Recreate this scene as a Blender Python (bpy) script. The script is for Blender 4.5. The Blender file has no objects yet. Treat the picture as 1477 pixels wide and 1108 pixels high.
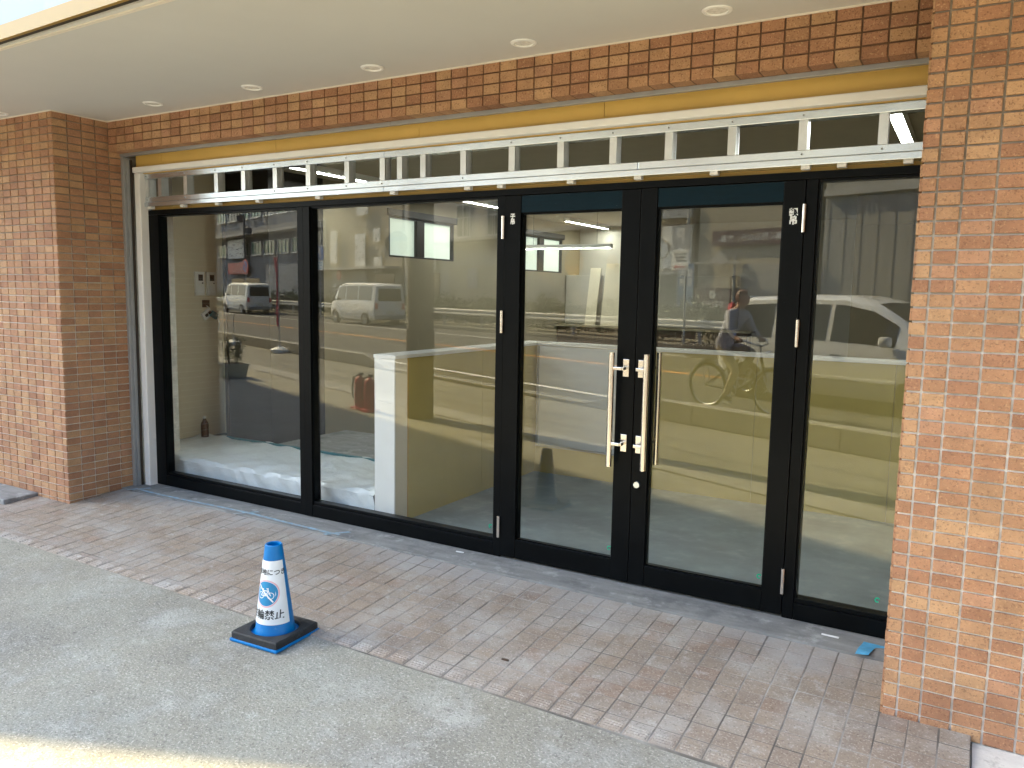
import bpy, bmesh, math, random
from mathutils import Vector, Matrix
random.seed(7)
SC = bpy.context.scene
COL = SC.collection
RAD = math.radians

# ------------------------------------------------------------------ camera
CAM_P = Vector((5.3570, -3.7668, 1.5062))
YAW, PITCH, ROLL, FPX = 0.52846, -0.11512, 0.01775, 1135.34
IW, IH = 1477.0, 1108.0
_f = Vector((-math.sin(YAW) * math.cos(PITCH), math.cos(YAW) * math.cos(PITCH), math.sin(PITCH)))
_r0 = Vector((math.cos(YAW), math.sin(YAW), 0))
_u0 = _r0.cross(_f)
_r = _r0 * math.cos(ROLL) + _u0 * math.sin(ROLL)
_u = -_r0 * math.sin(ROLL) + _u0 * math.cos(ROLL)
cd = bpy.data.cameras.new('camera')
cam = bpy.data.objects.new('camera', cd)
COL.objects.link(cam)
cam.matrix_world = Matrix(((_r.x, _u.x, -_f.x, CAM_P.x), (_r.y, _u.y, -_f.y, CAM_P.y), (_r.z, _u.z, -_f.z, CAM_P.z), (0, 0, 0, 1)))
cd.sensor_fit = 'HORIZONTAL'
cd.sensor_width = 36.0
cd.lens = 36.0 * FPX / IW
cd.clip_start = 0.05
cd.clip_end = 2000
SC.camera = cam

# ------------------------------------------------------------------ sky, sun, exposure
S_DIR = Vector((0.9285, 0.3714, 0))        # along the street
N_DIR = Vector((0.3714, -0.9285, 0))       # across the street, away from the shop
SUN_EL = 40.0
SUN_SKEW = 10.0                            # the sun stands a little behind the shop's own row of houses
to_sun = (-S_DIR * math.cos(RAD(SUN_SKEW)) - N_DIR * math.sin(RAD(SUN_SKEW))) * math.cos(RAD(SUN_EL)) + Vector((0, 0, math.sin(RAD(SUN_EL))))
world = bpy.data.worlds.new('World')
SC.world = world
world.use_nodes = True
wn = world.node_tree.nodes
bg = wn['Background']
sky = wn.new('ShaderNodeTexSky')
sky.sky_type = 'NISHITA'
sky.sun_disc = False
sky.sun_elevation = RAD(SUN_EL)
sky.sun_rotation = math.atan2(to_sun.x, to_sun.y)
sky.air_density = 1.0
sky.dust_density = 2.5
sky.ozone_density = 0.6
world.node_tree.links.new(sky.outputs[0], bg.inputs[0])
bg.inputs[1].default_value = 0.13
sl = bpy.data.lights.new('sun', 'SUN')
sl.energy = 4.6
sl.angle = RAD(0.42)
sl.color = (1.0, 0.76, 0.40)
so = bpy.data.objects.new('sun', sl)
COL.objects.link(so)
so.location = (0, -10, 30)
so.rotation_euler = to_sun.to_track_quat('Z', 'Y').to_euler()
SC.view_settings.view_transform = 'Standard'
SC.view_settings.look = 'None'
SC.view_settings.gamma = 1.0
SC.view_settings.exposure = 2.85
SC.view_settings.use_white_balance = True      # the phone balanced for the bluish-green open shade
SC.view_settings.white_balance_temperature = 6000
SC.view_settings.white_balance_tint = 3
SC.render.film_transparent = False
SC.cycles.max_bounces = 9
SC.cycles.diffuse_bounces = 4
SC.cycles.glossy_bounces = 4
SC.cycles.transparent_max_bounces = 24
SC.cycles.use_denoising = True
SC.cycles.sample_clamp_indirect = 6.0
SC.cycles.caustics_reflective = False
SC.cycles.caustics_refractive = False

# ------------------------------------------------------------------ materials
M = {}
def nd(nt, t, **kw):
    n = nt.nodes.new(t)
    for k, v in kw.items():
        setattr(n, k, v)
    return n
def ramp(nt, stops, interp='LINEAR'):
    r = nd(nt, 'ShaderNodeValToRGB')
    r.color_ramp.interpolation = interp
    e = r.color_ramp.elements
    while len(e) < len(stops):
        e.new(0.5)
    for i, (p, c) in enumerate(stops):
        e[i].position = p
        e[i].color = (c[0], c[1], c[2], 1) if not isinstance(c, (int, float)) else (c, c, c, 1)
    return r
def pos_noise(nt, scale, detail=4, rough=0.55, stretch=None):
    g = nd(nt, 'ShaderNodeNewGeometry')
    n = nd(nt, 'ShaderNodeTexNoise')
    n.inputs['Scale'].default_value = scale
    n.inputs['Detail'].default_value = detail
    n.inputs['Roughness'].default_value = rough
    if stretch:
        mp = nd(nt, 'ShaderNodeMapping')
        mp.inputs['Scale'].default_value = stretch
        nt.links.new(g.outputs['Position'], mp.inputs[0])
        nt.links.new(mp.outputs[0], n.inputs['Vector'])
    else:
        nt.links.new(g.outputs['Position'], n.inputs['Vector'])
    return n
def mixc(nt, fac, a, b, mode='MIX'):
    m = nd(nt, 'ShaderNodeMix', data_type='RGBA', blend_type=mode)
    L = nt.links
    for sock, v in ((m.inputs[0], fac), (m.inputs[6], a), (m.inputs[7], b)):
        if hasattr(v, 'is_linked'):
            L.new(v, sock)
        elif isinstance(v, (int, float)):
            sock.default_value = v
        else:
            sock.default_value = (v[0], v[1], v[2], 1)
    return m.outputs[2]
def mat(name, col, rough=0.6, metal=0.0, var=0.12, vscale=6.0, bump=0.0, bscale=60.0, spec=0.5, rand=None,
        pick=None, speck=None, stain=None, emit=None, coat=0.0, stretch=None, emit_s=1.0):
    """Principled material: base colour, mottled by world-space noise; pick = colours chosen per object / island;
    speck = (colour, scale, threshold, amount) fine grains; stain = (colour, scale, lo, hi, amount) broad patches."""
    m = bpy.data.materials.new(name)
    m.use_nodes = True
    nt = m.node_tree
    b = nt.nodes['Principled BSDF']
    L = nt.links
    c = None
    if pick:
        if rand == 'island':
            src = nd(nt, 'ShaderNodeNewGeometry').outputs['Random Per Island']
        else:
            src = nd(nt, 'ShaderNodeObjectInfo').outputs['Random']
        k = len(pick)
        r = ramp(nt, [(i / k, p) for i, p in enumerate(pick)], 'CONSTANT')
        L.new(src, r.inputs[0])
        c = r.outputs[0]
    else:
        c = nd(nt, 'ShaderNodeRGB').outputs[0]
        c.default_value = (col[0], col[1], col[2], 1)
    if var:
        n = pos_noise(nt, vscale, 5, 0.6, stretch)
        r = ramp(nt, [(0.3, 1 - var), (0.7, 1 + var)])
        L.new(n.outputs[0], r.inputs[0])
        c = mixc(nt, 1.0, c, r.outputs[0], 'MULTIPLY')
    if stain:
        for st in (stain if isinstance(stain, list) else [stain]):
            n = pos_noise(nt, st[1], 6, 0.65)
            r = ramp(nt, [(st[2], 0.0), (st[3], st[4])])
            L.new(n.outputs[0], r.inputs[0])
            c = mixc(nt, r.outputs[0], c, st[0])
    if speck:
        for sp in (speck if isinstance(speck, list) else [speck]):
            n = pos_noise(nt, sp[1], 2, 0.5)
            r = ramp(nt, [(sp[2], 0.0), (sp[2] + 0.08, sp[3])])
            L.new(n.outputs[0], r.inputs[0])
            c = mixc(nt, r.outputs[0], c, sp[0])
    L.new(c, b.inputs['Base Color'])
    b.inputs['Roughness'].default_value = rough
    b.inputs['Metallic'].default_value = metal
    b.inputs['Specular IOR Level'].default_value = spec
    if coat:
        b.inputs['Coat Weight'].default_value = coat
        b.inputs['Coat Roughness'].default_value = 0.05
    if bump:
        n = pos_noise(nt, bscale, 3, 0.6)
        bp = nd(nt, 'ShaderNodeBump')
        bp.inputs['Strength'].default_value = bump
        bp.inputs['Distance'].default_value = 0.01
        L.new(n.outputs[0], bp.inputs['Height'])
        L.new(bp.outputs[0], b.inputs['Normal'])
    if emit:
        b.inputs['Emission Color'].default_value = (emit[0], emit[1], emit[2], 1)
        b.inputs['Emission Strength'].default_value = emit_s
    M[name] = m
    return m

TILE_COLS = [(0.43, 0.245, 0.132), (0.40, 0.21, 0.115), (0.47, 0.28, 0.15), (0.42, 0.23, 0.125), (0.345, 0.175, 0.098),
             (0.45, 0.26, 0.14), (0.41, 0.22, 0.12), (0.48, 0.29, 0.155), (0.43, 0.235, 0.138), (0.37, 0.19, 0.108)]
for nm, rd_ in (('wall_tile', 'object'), ('wall_tile_mass', 'island')):
    mat(nm, (0, 0, 0), 0.75, var=0.16, vscale=9, bump=0.35, bscale=150, pick=TILE_COLS, rand=rd_, spec=0.3,
        stain=[((0.17, 0.085, 0.045), 7.5, 0.58, 0.80, 0.45), ((0.62, 0.52, 0.46), 7.0, 0.66, 0.8, 0.35)],
        speck=[((0.15, 0.07, 0.04), 150, 0.58, 0.6), ((0.62, 0.40, 0.22), 120, 0.60, 0.5)])
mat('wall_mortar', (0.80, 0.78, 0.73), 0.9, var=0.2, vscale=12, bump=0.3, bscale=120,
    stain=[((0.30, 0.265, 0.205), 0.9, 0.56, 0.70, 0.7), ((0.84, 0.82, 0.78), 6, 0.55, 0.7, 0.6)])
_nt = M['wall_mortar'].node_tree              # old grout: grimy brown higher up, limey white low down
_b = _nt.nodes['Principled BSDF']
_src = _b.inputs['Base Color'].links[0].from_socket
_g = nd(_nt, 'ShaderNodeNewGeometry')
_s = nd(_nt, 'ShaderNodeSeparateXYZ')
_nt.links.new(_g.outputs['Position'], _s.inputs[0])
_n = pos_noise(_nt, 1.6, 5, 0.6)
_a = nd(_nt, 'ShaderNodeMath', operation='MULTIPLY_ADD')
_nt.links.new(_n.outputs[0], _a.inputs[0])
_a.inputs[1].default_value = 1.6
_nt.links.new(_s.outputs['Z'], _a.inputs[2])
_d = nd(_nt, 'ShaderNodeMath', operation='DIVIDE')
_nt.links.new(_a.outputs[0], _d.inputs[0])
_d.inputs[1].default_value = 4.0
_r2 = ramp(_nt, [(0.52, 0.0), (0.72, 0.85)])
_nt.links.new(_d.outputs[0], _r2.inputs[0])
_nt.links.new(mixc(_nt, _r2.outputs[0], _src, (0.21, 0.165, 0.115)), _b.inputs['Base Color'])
mat('lintel_mortar', (0.17, 0.10, 0.06), 0.9, var=0.2, vscale=12)
FT = [(0.267, 0.212, 0.161), (0.253, 0.201, 0.156), (0.281, 0.224, 0.17), (0.259, 0.21, 0.161), (0.27, 0.212, 0.158), (0.284, 0.227, 0.172), (0.257, 0.204, 0.158), (0.267, 0.217, 0.167), (0.25, 0.198, 0.152), (0.273, 0.221, 0.17), (0.261, 0.21, 0.16), (0.253, 0.186, 0.138)]
def floor_tile_mat(nm, rand):
    m = mat(nm, (0, 0, 0), 0.7, var=0.13, vscale=14, bump=0.25, bscale=220, pick=FT, rand=rand, spec=0.35,
            stain=[((0.40, 0.385, 0.355), 3.2, 0.44, 0.66, 0.65), ((0.15, 0.13, 0.115), 1.7, 0.56, 0.74, 0.5), ((0.52, 0.50, 0.47), 17, 0.58, 0.72, 0.5)],
            speck=[((0.48, 0.44, 0.39), 120, 0.58, 0.55), ((0.11, 0.085, 0.07), 100, 0.60, 0.5)])
    # cement dust trodden out from the sill: real dirt that lies on the floor, thicker near y = -0.2
    nt = m.node_tree
    b = nt.nodes['Principled BSDF']
    src = b.inputs['Base Color'].links[0].from_socket
    g = nd(nt, 'ShaderNodeNewGeometry')
    sp = nd(nt, 'ShaderNodeSeparateXYZ')
    nt.links.new(g.outputs['Position'], sp.inputs[0])
    n = pos_noise(nt, 2.2, 6, 0.65)
    ad = nd(nt, 'ShaderNodeMath', operation='MULTIPLY_ADD')
    nt.links.new(n.outputs[0], ad.inputs[0])
    ad.inputs[1].default_value = 0.9
    nt.links.new(sp.outputs['Y'], ad.inputs[2])
    r = ramp(nt, [(0.0, 0.0), (0.32, 0.85)])
    nt.links.new(ad.outputs[0], r.inputs[0])
    c = mixc(nt, r.outputs[0], src, (0.36, 0.35, 0.34))
    nt.links.new(c, b.inputs['Base Color'])
floor_tile_mat('floor_tile', 'object')
floor_tile_mat('floor_tile_mass', 'island')
mat('floor_grout', (0.19, 0.17, 0.145), 0.95, var=0.3, vscale=5, stain=[((0.43, 0.415, 0.385), 1.8, 0.47, 0.64, 0.8), ((0.09, 0.08, 0.07), 2.3, 0.52, 0.66, 0.85)])
mat('concrete', (0.295, 0.277, 0.222), 0.92, var=0.16, vscale=1.6, bump=0.5, bscale=90, spec=0.25,
    stain=[((0.20, 0.19, 0.165), 1.3, 0.45, 0.66, 0.8), ((0.48, 0.47, 0.42), 2.6, 0.52, 0.68, 0.6), ((0.20, 0.195, 0.18), 4.5, 0.56, 0.76, 0.45), ((0.52, 0.505, 0.45), 13, 0.58, 0.74, 0.5), ((0.29, 0.30, 0.255), 0.8, 0.48, 0.66, 0.5), ((0.13, 0.125, 0.11), 28, 0.57, 0.70, 0.5)],
    speck=[((0.56, 0.53, 0.46), 105, 0.57, 0.5), ((0.13, 0.12, 0.10), 90, 0.58, 0.5), ((0.08, 0.075, 0.07), 40, 0.69, 0.7)])
mat('cement', (0.25, 0.25, 0.24), 0.9, var=0.25, vscale=8, bump=0.4, bscale=60,
    stain=[((0.13, 0.13, 0.135), 5, 0.52, 0.68, 0.75), ((0.48, 0.48, 0.47), 9, 0.57, 0.7, 0.7)], stretch=(0.5, 2, 2))
mat('patch_mortar', (0.62, 0.60, 0.55), 0.9, var=0.15, vscale=9, bump=0.4, bscale=50, stain=((0.2, 0.18, 0.16), 12, 0.6, 0.72, 0.7))
mat('soffit', (0.66, 0.655, 0.63), 0.6, var=0.03, vscale=1.2, spec=0.3)
mat('soffit_bead', (0.80, 0.74, 0.64), 0.5, var=0.03)
mat('yellow_paint', (0.70, 0.46, 0.12), 0.5, var=0.06, vscale=3, stain=((0.30, 0.18, 0.05), 9, 0.66, 0.76, 0.4))
mat('fascia_yellow', (0.33, 0.21, 0.035), 0.45, var=0.06, vscale=4)
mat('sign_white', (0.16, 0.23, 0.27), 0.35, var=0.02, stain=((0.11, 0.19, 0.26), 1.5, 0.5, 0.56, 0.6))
mat('cream_paint', (0.90, 0.90, 0.88), 0.45, var=0.04, vscale=3)
mat('white_paint', (0.80, 0.80, 0.78), 0.45, var=0.03)
mat('dark_gap', (0.03, 0.022, 0.015), 0.8, var=0)
mat('grey_steel', (0.36, 0.37, 0.38), 0.4, metal=0.35, var=0.08, vscale=6)
mat('aluminium', (0.74, 0.80, 0.86), 0.22, metal=0.9, var=0.06, vscale=5, bump=0.22, bscale=4)
mat('stud_steel', (0.72, 0.74, 0.75), 0.30, metal=0.85, var=0.12, vscale=8)
mat('clip_white', (0.82, 0.82, 0.80), 0.4, var=0.05)
mat('frame_black', (0.0028, 0.0036, 0.0042), 0.33, metal=0.0, var=0.25, vscale=6, spec=0.10,
    speck=((0.10, 0.105, 0.11), 130, 0.76, 0.5))
mat('film_blue', (0.002, 0.014, 0.024), 0.35, spec=0.12, var=0.2, vscale=8, stretch=(1, 1, 12), speck=((0.3, 0.35, 0.38), 120, 0.72, 0.6))
mat('stainless', (0.80, 0.77, 0.73), 0.17, metal=1.0, var=0.04)
mat('chalk', (0.85, 0.87, 0.88), 0.8, var=0)
mat('tape_blue', (0.10, 0.36, 0.60), 0.6, var=0.2, vscale=25)
mat('tape_worn', (0.27, 0.40, 0.50), 0.8, var=0.35, vscale=20, stain=((0.36, 0.37, 0.37), 22, 0.46, 0.6, 0.9))
mat('tape_teal', (0.02, 0.16, 0.20), 0.5, var=0.1)
mat('green_sticker', (0.0, 0.55, 0.30), 0.5, var=0)
mat('cone_blue', (0.002, 0.165, 0.46), 0.42, var=0.10, vscale=12, stain=((0.2, 0.33, 0.5), 16, 0.62, 0.75, 0.4))
mat('rubber', (0.022, 0.023, 0.024), 0.75, var=0.3, vscale=20, bump=0.3, bscale=110, stain=((0.12, 0.12, 0.115), 14, 0.58, 0.72, 0.55))
mat('sleeve', (0.80, 0.82, 0.82), 0.4, var=0.03, vscale=20, stain=((0.62, 0.62, 0.6), 30, 0.62, 0.72, 0.4))
mat('print_black', (0.025, 0.028, 0.03), 0.5, var=0)
mat('print_blue', (0.03, 0.24, 0.46), 0.45, var=0.08)
mat('print_pink', (0.80, 0.44, 0.46), 0.45, var=0.05)
mat('lens_glass', (0.88, 0.87, 0.82), 0.25, var=0.15, vscale=60)
# interior
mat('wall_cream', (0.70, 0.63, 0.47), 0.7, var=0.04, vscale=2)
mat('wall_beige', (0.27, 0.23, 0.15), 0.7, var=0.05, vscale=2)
mat('wall_back', (0.50, 0.47, 0.40), 0.6, var=0.04)
mat('dark_wood', (0.055, 0.030, 0.016), 0.45, var=0.3, vscale=5, stretch=(6, 6, 0.6))
mat('dark_board', (0.014, 0.010, 0.007), 0.5, var=0.2)
mat('yellow_board', (0.48, 0.385, 0.115), 0.65, var=0.05, vscale=3)
mat('interior_ceiling', (0.36, 0.31, 0.21), 0.7, var=0.04)
mat('interior_floor', (0.26, 0.30, 0.30), 0.6, var=0.2, vscale=3, stain=((0.40, 0.41, 0.41), 6, 0.55, 0.7, 0.5))
mat('sheet_white', (0.80, 0.84, 0.85), 0.28, var=0.05, vscale=9, bump=1.0, bscale=16)
mat('black_plastic', (0.012, 0.012, 0.013), 0.5, var=0)
mat('led', (0.9, 0.9, 0.85), 0.4, var=0, emit=(1.0, 0.96, 0.84), emit_s=6.5)
mat('window_glow', (0.7, 0.75, 0.65), 0.4, var=0.0, emit=(0.78, 0.86, 0.70), emit_s=0.075)
mat('panel_white', (0.82, 0.84, 0.85), 0.4, var=0.03)
mat('bottle_brown', (0.055, 0.030, 0.018), 0.15, var=0)
# street
mat('asphalt', (0.062, 0.060, 0.056), 0.95, var=0.15, vscale=0.9, bump=0.4, bscale=45, speck=[((0.16, 0.155, 0.14), 60, 0.58, 0.7), ((0.03, 0.03, 0.03), 50, 0.6, 0.6)])
mat('sidewalk', (0.20, 0.19, 0.155), 0.95, var=0.12, vscale=0.8, bump=0.4, bscale=45, speck=[((0.34, 0.32, 0.27), 55, 0.57, 0.8), ((0.07, 0.07, 0.06), 50, 0.6, 0.7)],
    stain=((0.12, 0.115, 0.10), 0.7, 0.52, 0.7, 0.5))
mat('kerb', (0.30, 0.29, 0.26), 0.9, var=0.15, vscale=3)
mat('line_white', (0.74, 0.73, 0.70), 0.7, var=0.12, vscale=6)
mat('line_orange', (0.80, 0.34, 0.06), 0.7, var=0.12, vscale=6)
mat('galvanised', (0.42, 0.43, 0.42), 0.6, metal=0.0, var=0.12, vscale=2)
mat('pole_concrete', (0.15, 0.125, 0.10), 0.85, var=0.15, vscale=3)
mat('pole_grey', (0.34, 0.35, 0.35), 0.5, metal=0.2, var=0.1)
mat('leaf', (0, 0, 0), 0.5, var=0, pick=[(0.05, 0.085, 0.02), (0.035, 0.06, 0.015), (0.075, 0.11, 0.03), (0.10, 0.13, 0.05), (0.045, 0.07, 0.02)], rand='island')
mat('bark', (0.10, 0.07, 0.045), 0.9, var=0.25, vscale=20)
mat('car_silver', (0.74, 0.75, 0.74), 0.28, metal=0.1, var=0.02, coat=0.5)
mat('van_white', (0.82, 0.83, 0.81), 0.35, var=0.03, coat=0.3)
mat('car_glass', (0.012, 0.014, 0.014), 0.06, var=0, spec=0.8)
mat('tyre', (0.018, 0.018, 0.018), 0.85, var=0.2)
mat('rim', (0.45, 0.46, 0.46), 0.35, metal=0.7, var=0.05)
mat('lamp_red', (0.55, 0.015, 0.02), 0.25, var=0.05)
mat('lamp_clear', (0.75, 0.77, 0.78), 0.15, var=0.05)
mat('plate', (0.70, 0.68, 0.55), 0.5, var=0.05)
mat('jacket', (0.36, 0.36, 0.42), 0.85, var=0.15, vscale=18)
mat('trousers', (0.36, 0.31, 0.22), 0.85, var=0.12, vscale=18)
mat('skin', (0.42, 0.24, 0.16), 0.6, var=0.05)
mat('hair', (0.11, 0.035, 0.018), 0.55, var=0.3, vscale=40)
mat('shoe', (0.12, 0.08, 0.05), 0.6, var=0.1)
mat('bike_paint', (0.03, 0.033, 0.035), 0.35, var=0.1, coat=0.4)
mat('bike_metal', (0.62, 0.63, 0.62), 0.3, metal=0.85, var=0.05)
mat('flag_pink', (0.62, 0.09, 0.13), 0.7, var=0.2, vscale=6)
mat('red_paint', (0.50, 0.03, 0.035), 0.4, var=0.08)
mat('planter', (0.42, 0.43, 0.36), 0.7, var=0.1, vscale=7)
mat('soil', (0.05, 0.035, 0.025), 0.95, var=0.2)
mat('sign_blue', (0.02, 0.10, 0.36), 0.4, var=0.04)
mat('sign_grey', (0.30, 0.31, 0.34), 0.4, var=0.05)
mat('sign_face', (0.78, 0.77, 0.72), 0.45, var=0.04)
mat('sign_purple', (0.10, 0.055, 0.075), 0.45, var=0.06)
mat('banner_blue', (0.05, 0.15, 0.33), 0.6, var=0.08)
mat('gold', (0.62, 0.36, 0.06), 0.5, var=0.08)
mat('mirror_glass', (0.75, 0.77, 0.78), 0.03, metal=1.0, var=0)
mat('orange_paint', (0.72, 0.22, 0.03), 0.45, var=0.08)
mat('wire', (0.02, 0.02, 0.02), 0.6, var=0)
for nm, c in (('bldg_cream', (0.44, 0.39, 0.29)), ('bldg_grey', (0.23, 0.23, 0.23)), ('bldg_beige', (0.37, 0.33, 0.25)), ('bldg_light', (0.47, 0.45, 0.41)),
              ('bldg_tile', (0.34, 0.335, 0.31)), ('bldg_brown', (0.20, 0.14, 0.10)), ('bldg_neighbour', (0.36, 0.33, 0.28)), ('bldg_own', (0.50, 0.44, 0.36))):
    mat(nm, c, 0.85, var=0.08, vscale=0.7, bump=0.2, bscale=20, stain=(tuple(v * 0.6 for v in c), 0.5, 0.6, 0.75, 0.35))
mat('shutter', (0.40, 0.38, 0.34), 0.5, var=0.06)
mat('roof_dark', (0.10, 0.10, 0.11), 0.8, var=0.1)
mat('win_dark', (0.03, 0.035, 0.035), 0.08, var=0, spec=0.7)
mat('win_green', (0.06, 0.20, 0.13), 0.15, var=0.2, vscale=2, spec=0.7)
mat('win_frame', (0.55, 0.55, 0.53), 0.4, metal=0.3, var=0.05)

# clear float glass: mirror share from Schlick's law, the rest passes straight through
gm = bpy.data.materials.new('pane_glass')
gm.use_nodes = True
nt = gm.node_tree
for n in list(nt.nodes):
    nt.nodes.remove(n)
out = nd(nt, 'ShaderNodeOutputMaterial')
mx = nd(nt, 'ShaderNodeMixShader')
tr = nd(nt, 'ShaderNodeBsdfTransparent')
tr.inputs[0].default_value = (0.985, 0.99, 0.98, 1)
gl = nd(nt, 'ShaderNodeBsdfGlossy')
gl.inputs['Roughness'].default_value = 0.0
geo = nd(nt, 'ShaderNodeNewGeometry')
dt = nd(nt, 'ShaderNodeVectorMath', operation='DOT_PRODUCT')
nt.links.new(geo.outputs['Normal'], dt.inputs[0])
nt.links.new(geo.outputs['Incoming'], dt.inputs[1])
ab = nd(nt, 'ShaderNodeMath', operation='ABSOLUTE')
nt.links.new(dt.outputs['Value'], ab.inputs[0])
om = nd(nt, 'ShaderNodeMath', operation='SUBTRACT')
om.inputs[0].default_value = 1.0
nt.links.new(ab.outputs[0], om.inputs[1])
pw = nd(nt, 'ShaderNodeMath', operation='POWER')
nt.links.new(om.outputs[0], pw.inputs[0])
pw.inputs[1].default_value = 5.0
ma = nd(nt, 'ShaderNodeMath', operation='MULTIPLY_ADD')
nt.links.new(pw.outputs[0], ma.inputs[0])
GLASS_F0 = 0.052
ma.inputs[1].default_value = 1 - GLASS_F0
ma.inputs[2].default_value = GLASS_F0
nt.links.new(ma.outputs[0], mx.inputs[0])
nt.links.new(tr.outputs[0], mx.inputs[1])
nt.links.new(gl.outputs[0], mx.inputs[2])
nt.links.new(mx.outputs[0], out.inputs[0])
M['glass'] = gm

# ------------------------------------------------------------------ mesh helpers
ORG = {}
class MB:
    def __init__(self):
        self.v = []
        self.f = []
    def add(self, vs, fs):
        o = len(self.v)
        self.v += [tuple(p) for p in vs]
        self.f += [tuple(i + o for i in f) for f in fs]
        return self
    def box(self, x0, x1, y0, y1, z0, z1, b=0.0):
        if b <= 0:
            return self.add([(x0, y0, z0), (x1, y0, z0), (x1, y1, z0), (x0, y1, z0), (x0, y0, z1), (x1, y0, z1), (x1, y1, z1), (x0, y1, z1)],
                            [(0, 3, 2, 1), (4, 5, 6, 7), (0, 1, 5, 4), (1, 2, 6, 5), (2, 3, 7, 6), (3, 0, 4, 7)])
        bm = bmesh.new()
        bmesh.ops.create_cube(bm, size=1.0)
        for v in bm.verts:
            v.co = Vector(((x0 + x1) / 2 + v.co.x * (x1 - x0), (y0 + y1) / 2 + v.co.y * (y1 - y0), (z0 + z1) / 2 + v.co.z * (z1 - z0)))
        bmesh.ops.bevel(bm, geom=list(bm.edges), offset=b, segments=2, affect='EDGES', profile=0.5)
        bm.verts.index_update()
        self.add([v.co for v in bm.verts], [[v.index for v in f.verts] for f in bm.faces])
        bm.free()
        return self
    def prism(self, poly, axis, a, b):
        """extrude a 2-D polygon along axis ('x','y','z') from a to b; poly lists the other two coordinates in order"""
        def pt(p, t):
            return {'x': (t, p[0], p[1]), 'y': (p[0], t, p[1]), 'z': (p[0], p[1], t)}[axis]
        n = len(poly)
        vs = [pt(p, a) for p in poly] + [pt(p, b) for p in poly]
        fs = [tuple(range(n))[::-1], tuple(range(n, 2 * n))] + [(i, (i + 1) % n, n + (i + 1) % n, n + i) for i in range(n)]
        return self.add(vs, fs)
    def cyl(self, p0, p1, r0, r1=None, n=14, caps=True):
        p0, p1 = Vector(p0), Vector(p1)
        r1 = r0 if r1 is None else r1
        d = (p1 - p0).normalized()
        a = d.orthogonal().normalized()
        c = d.cross(a)
        vs = []
        for p, r in ((p0, r0), (p1, r1)):
            for i in range(n):
                t = 2 * math.pi * i / n
                vs.append(p + a * (r * math.cos(t)) + c * (r * math.sin(t)))
        fs = [(i, (i + 1) % n, n + (i + 1) % n, n + i) for i in range(n)]
        if caps:
            fs += [tuple(range(n))[::-1], tuple(range(n, 2 * n))]
        return self.add(vs, fs)
    def tube(self, pts, r, n=8, closed=False):
        pts = [Vector(p) for p in pts]
        k = len(pts)
        vs = []
        prev = None
        for i, p in enumerate(pts):
            if closed:
                t = pts[(i + 1) % k] - pts[i - 1]
            else:
                t = pts[min(i + 1, k - 1)] - pts[max(i - 1, 0)]
            t.normalize()
            a = t.orthogonal().normalized() if prev is None else (prev - t * prev.dot(t)).normalized()
            prev = a
            c = t.cross(a)
            rr = r[i] if isinstance(r, (list, tuple)) else r
            for j in range(n):
                w = 2 * math.pi * j / n
                vs.append(p + a * (rr * math.cos(w)) + c * (rr * math.sin(w)))
        fs = []
        for i in range(k if closed else k - 1):
            i2 = (i + 1) % k
            for j in range(n):
                fs.append((i * n + j, i * n + (j + 1) % n, i2 * n + (j + 1) % n, i2 * n + j))
        if not closed:
            fs += [tuple(range(n))[::-1], tuple(range((k - 1) * n, k * n))]
        return self.add(vs, fs)
    def ring(self, c, axis, R, r, n=32, m=8):
        ax = Vector(axis).normalized()
        a = ax.orthogonal().normalized()
        b = ax.cross(a)
        c = Vector(c)
        return self.tube([c + a * (R * math.cos(2 * math.pi * i / n)) + b * (R * math.sin(2 * math.pi * i / n)) for i in range(n)], r, m, True)
    def lathe(self, prof, c=(0, 0, 0), n=32, cap0=True, cap1=True):
        vs = []
        for r, z in prof:
            for i in range(n):
                t = 2 * math.pi * i / n
                vs.append((c[0] + r * math.cos(t), c[1] + r * math.sin(t), c[2] + z))
        fs = []
        for k in range(len(prof) - 1):
            for i in range(n):
                fs.append((k * n + i, k * n + (i + 1) % n, (k + 1) * n + (i + 1) % n, (k + 1) * n + i))
        if cap0:
            fs.append(tuple(range(n))[::-1])
        if cap1:
            fs.append(tuple(range((len(prof) - 1) * n, len(prof) * n)))
        return self.add(vs, fs)
    def disc(self, c, axis, r, t, n=28):
        ax = Vector(axis).normalized()
        return self.cyl(Vector(c), Vector(c) + ax * t, r, r, n)
    def mesh(self, name, mt, smooth=False, off=None):
        me = bpy.data.meshes.new(name)
        vs = self.v if off is None else [(a - off[0], b - off[1], c - off[2]) for a, b, c in self.v]
        me.from_pydata(vs, [], self.f)
        me.materials.append(M[mt] if isinstance(mt, str) else mt)
        if smooth:
            me.polygons.foreach_set('use_smooth', [True] * len(me.polygons))
            me.set_sharp_from_angle(angle=RAD(38))
        me.update()
        return me
    def build(self, name, mt, parent=None, smooth=False):
        """vertices are given in the frame of the thing's Empty, or in world axes when that Empty was made with world=True"""
        off = ORG.get(parent.name) if parent is not None else None
        ob = bpy.data.objects.new(name, self.mesh(name, mt, smooth, off))
        COL.objects.link(ob)
        if parent is not None:
            ob.parent = parent
            if off is not None:
                ORG[ob.name] = off
        return ob
def tag(o, label=None, cat=None, group=None, kind=None):
    for k, v in (('label', label), ('category', cat), ('group', group), ('kind', kind)):
        if v:
            o[k] = v
    return o
def thing(name, label, cat, loc=(0, 0, 0), rz=0.0, group=None, world=False):
    o = bpy.data.objects.new(name, None)
    o.empty_display_size = 0.1
    COL.objects.link(o)
    o.location = loc
    o.rotation_euler = (0, 0, rz)
    if world:
        ORG[o.name] = tuple(loc)
    return tag(o, label, cat, group)
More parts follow.
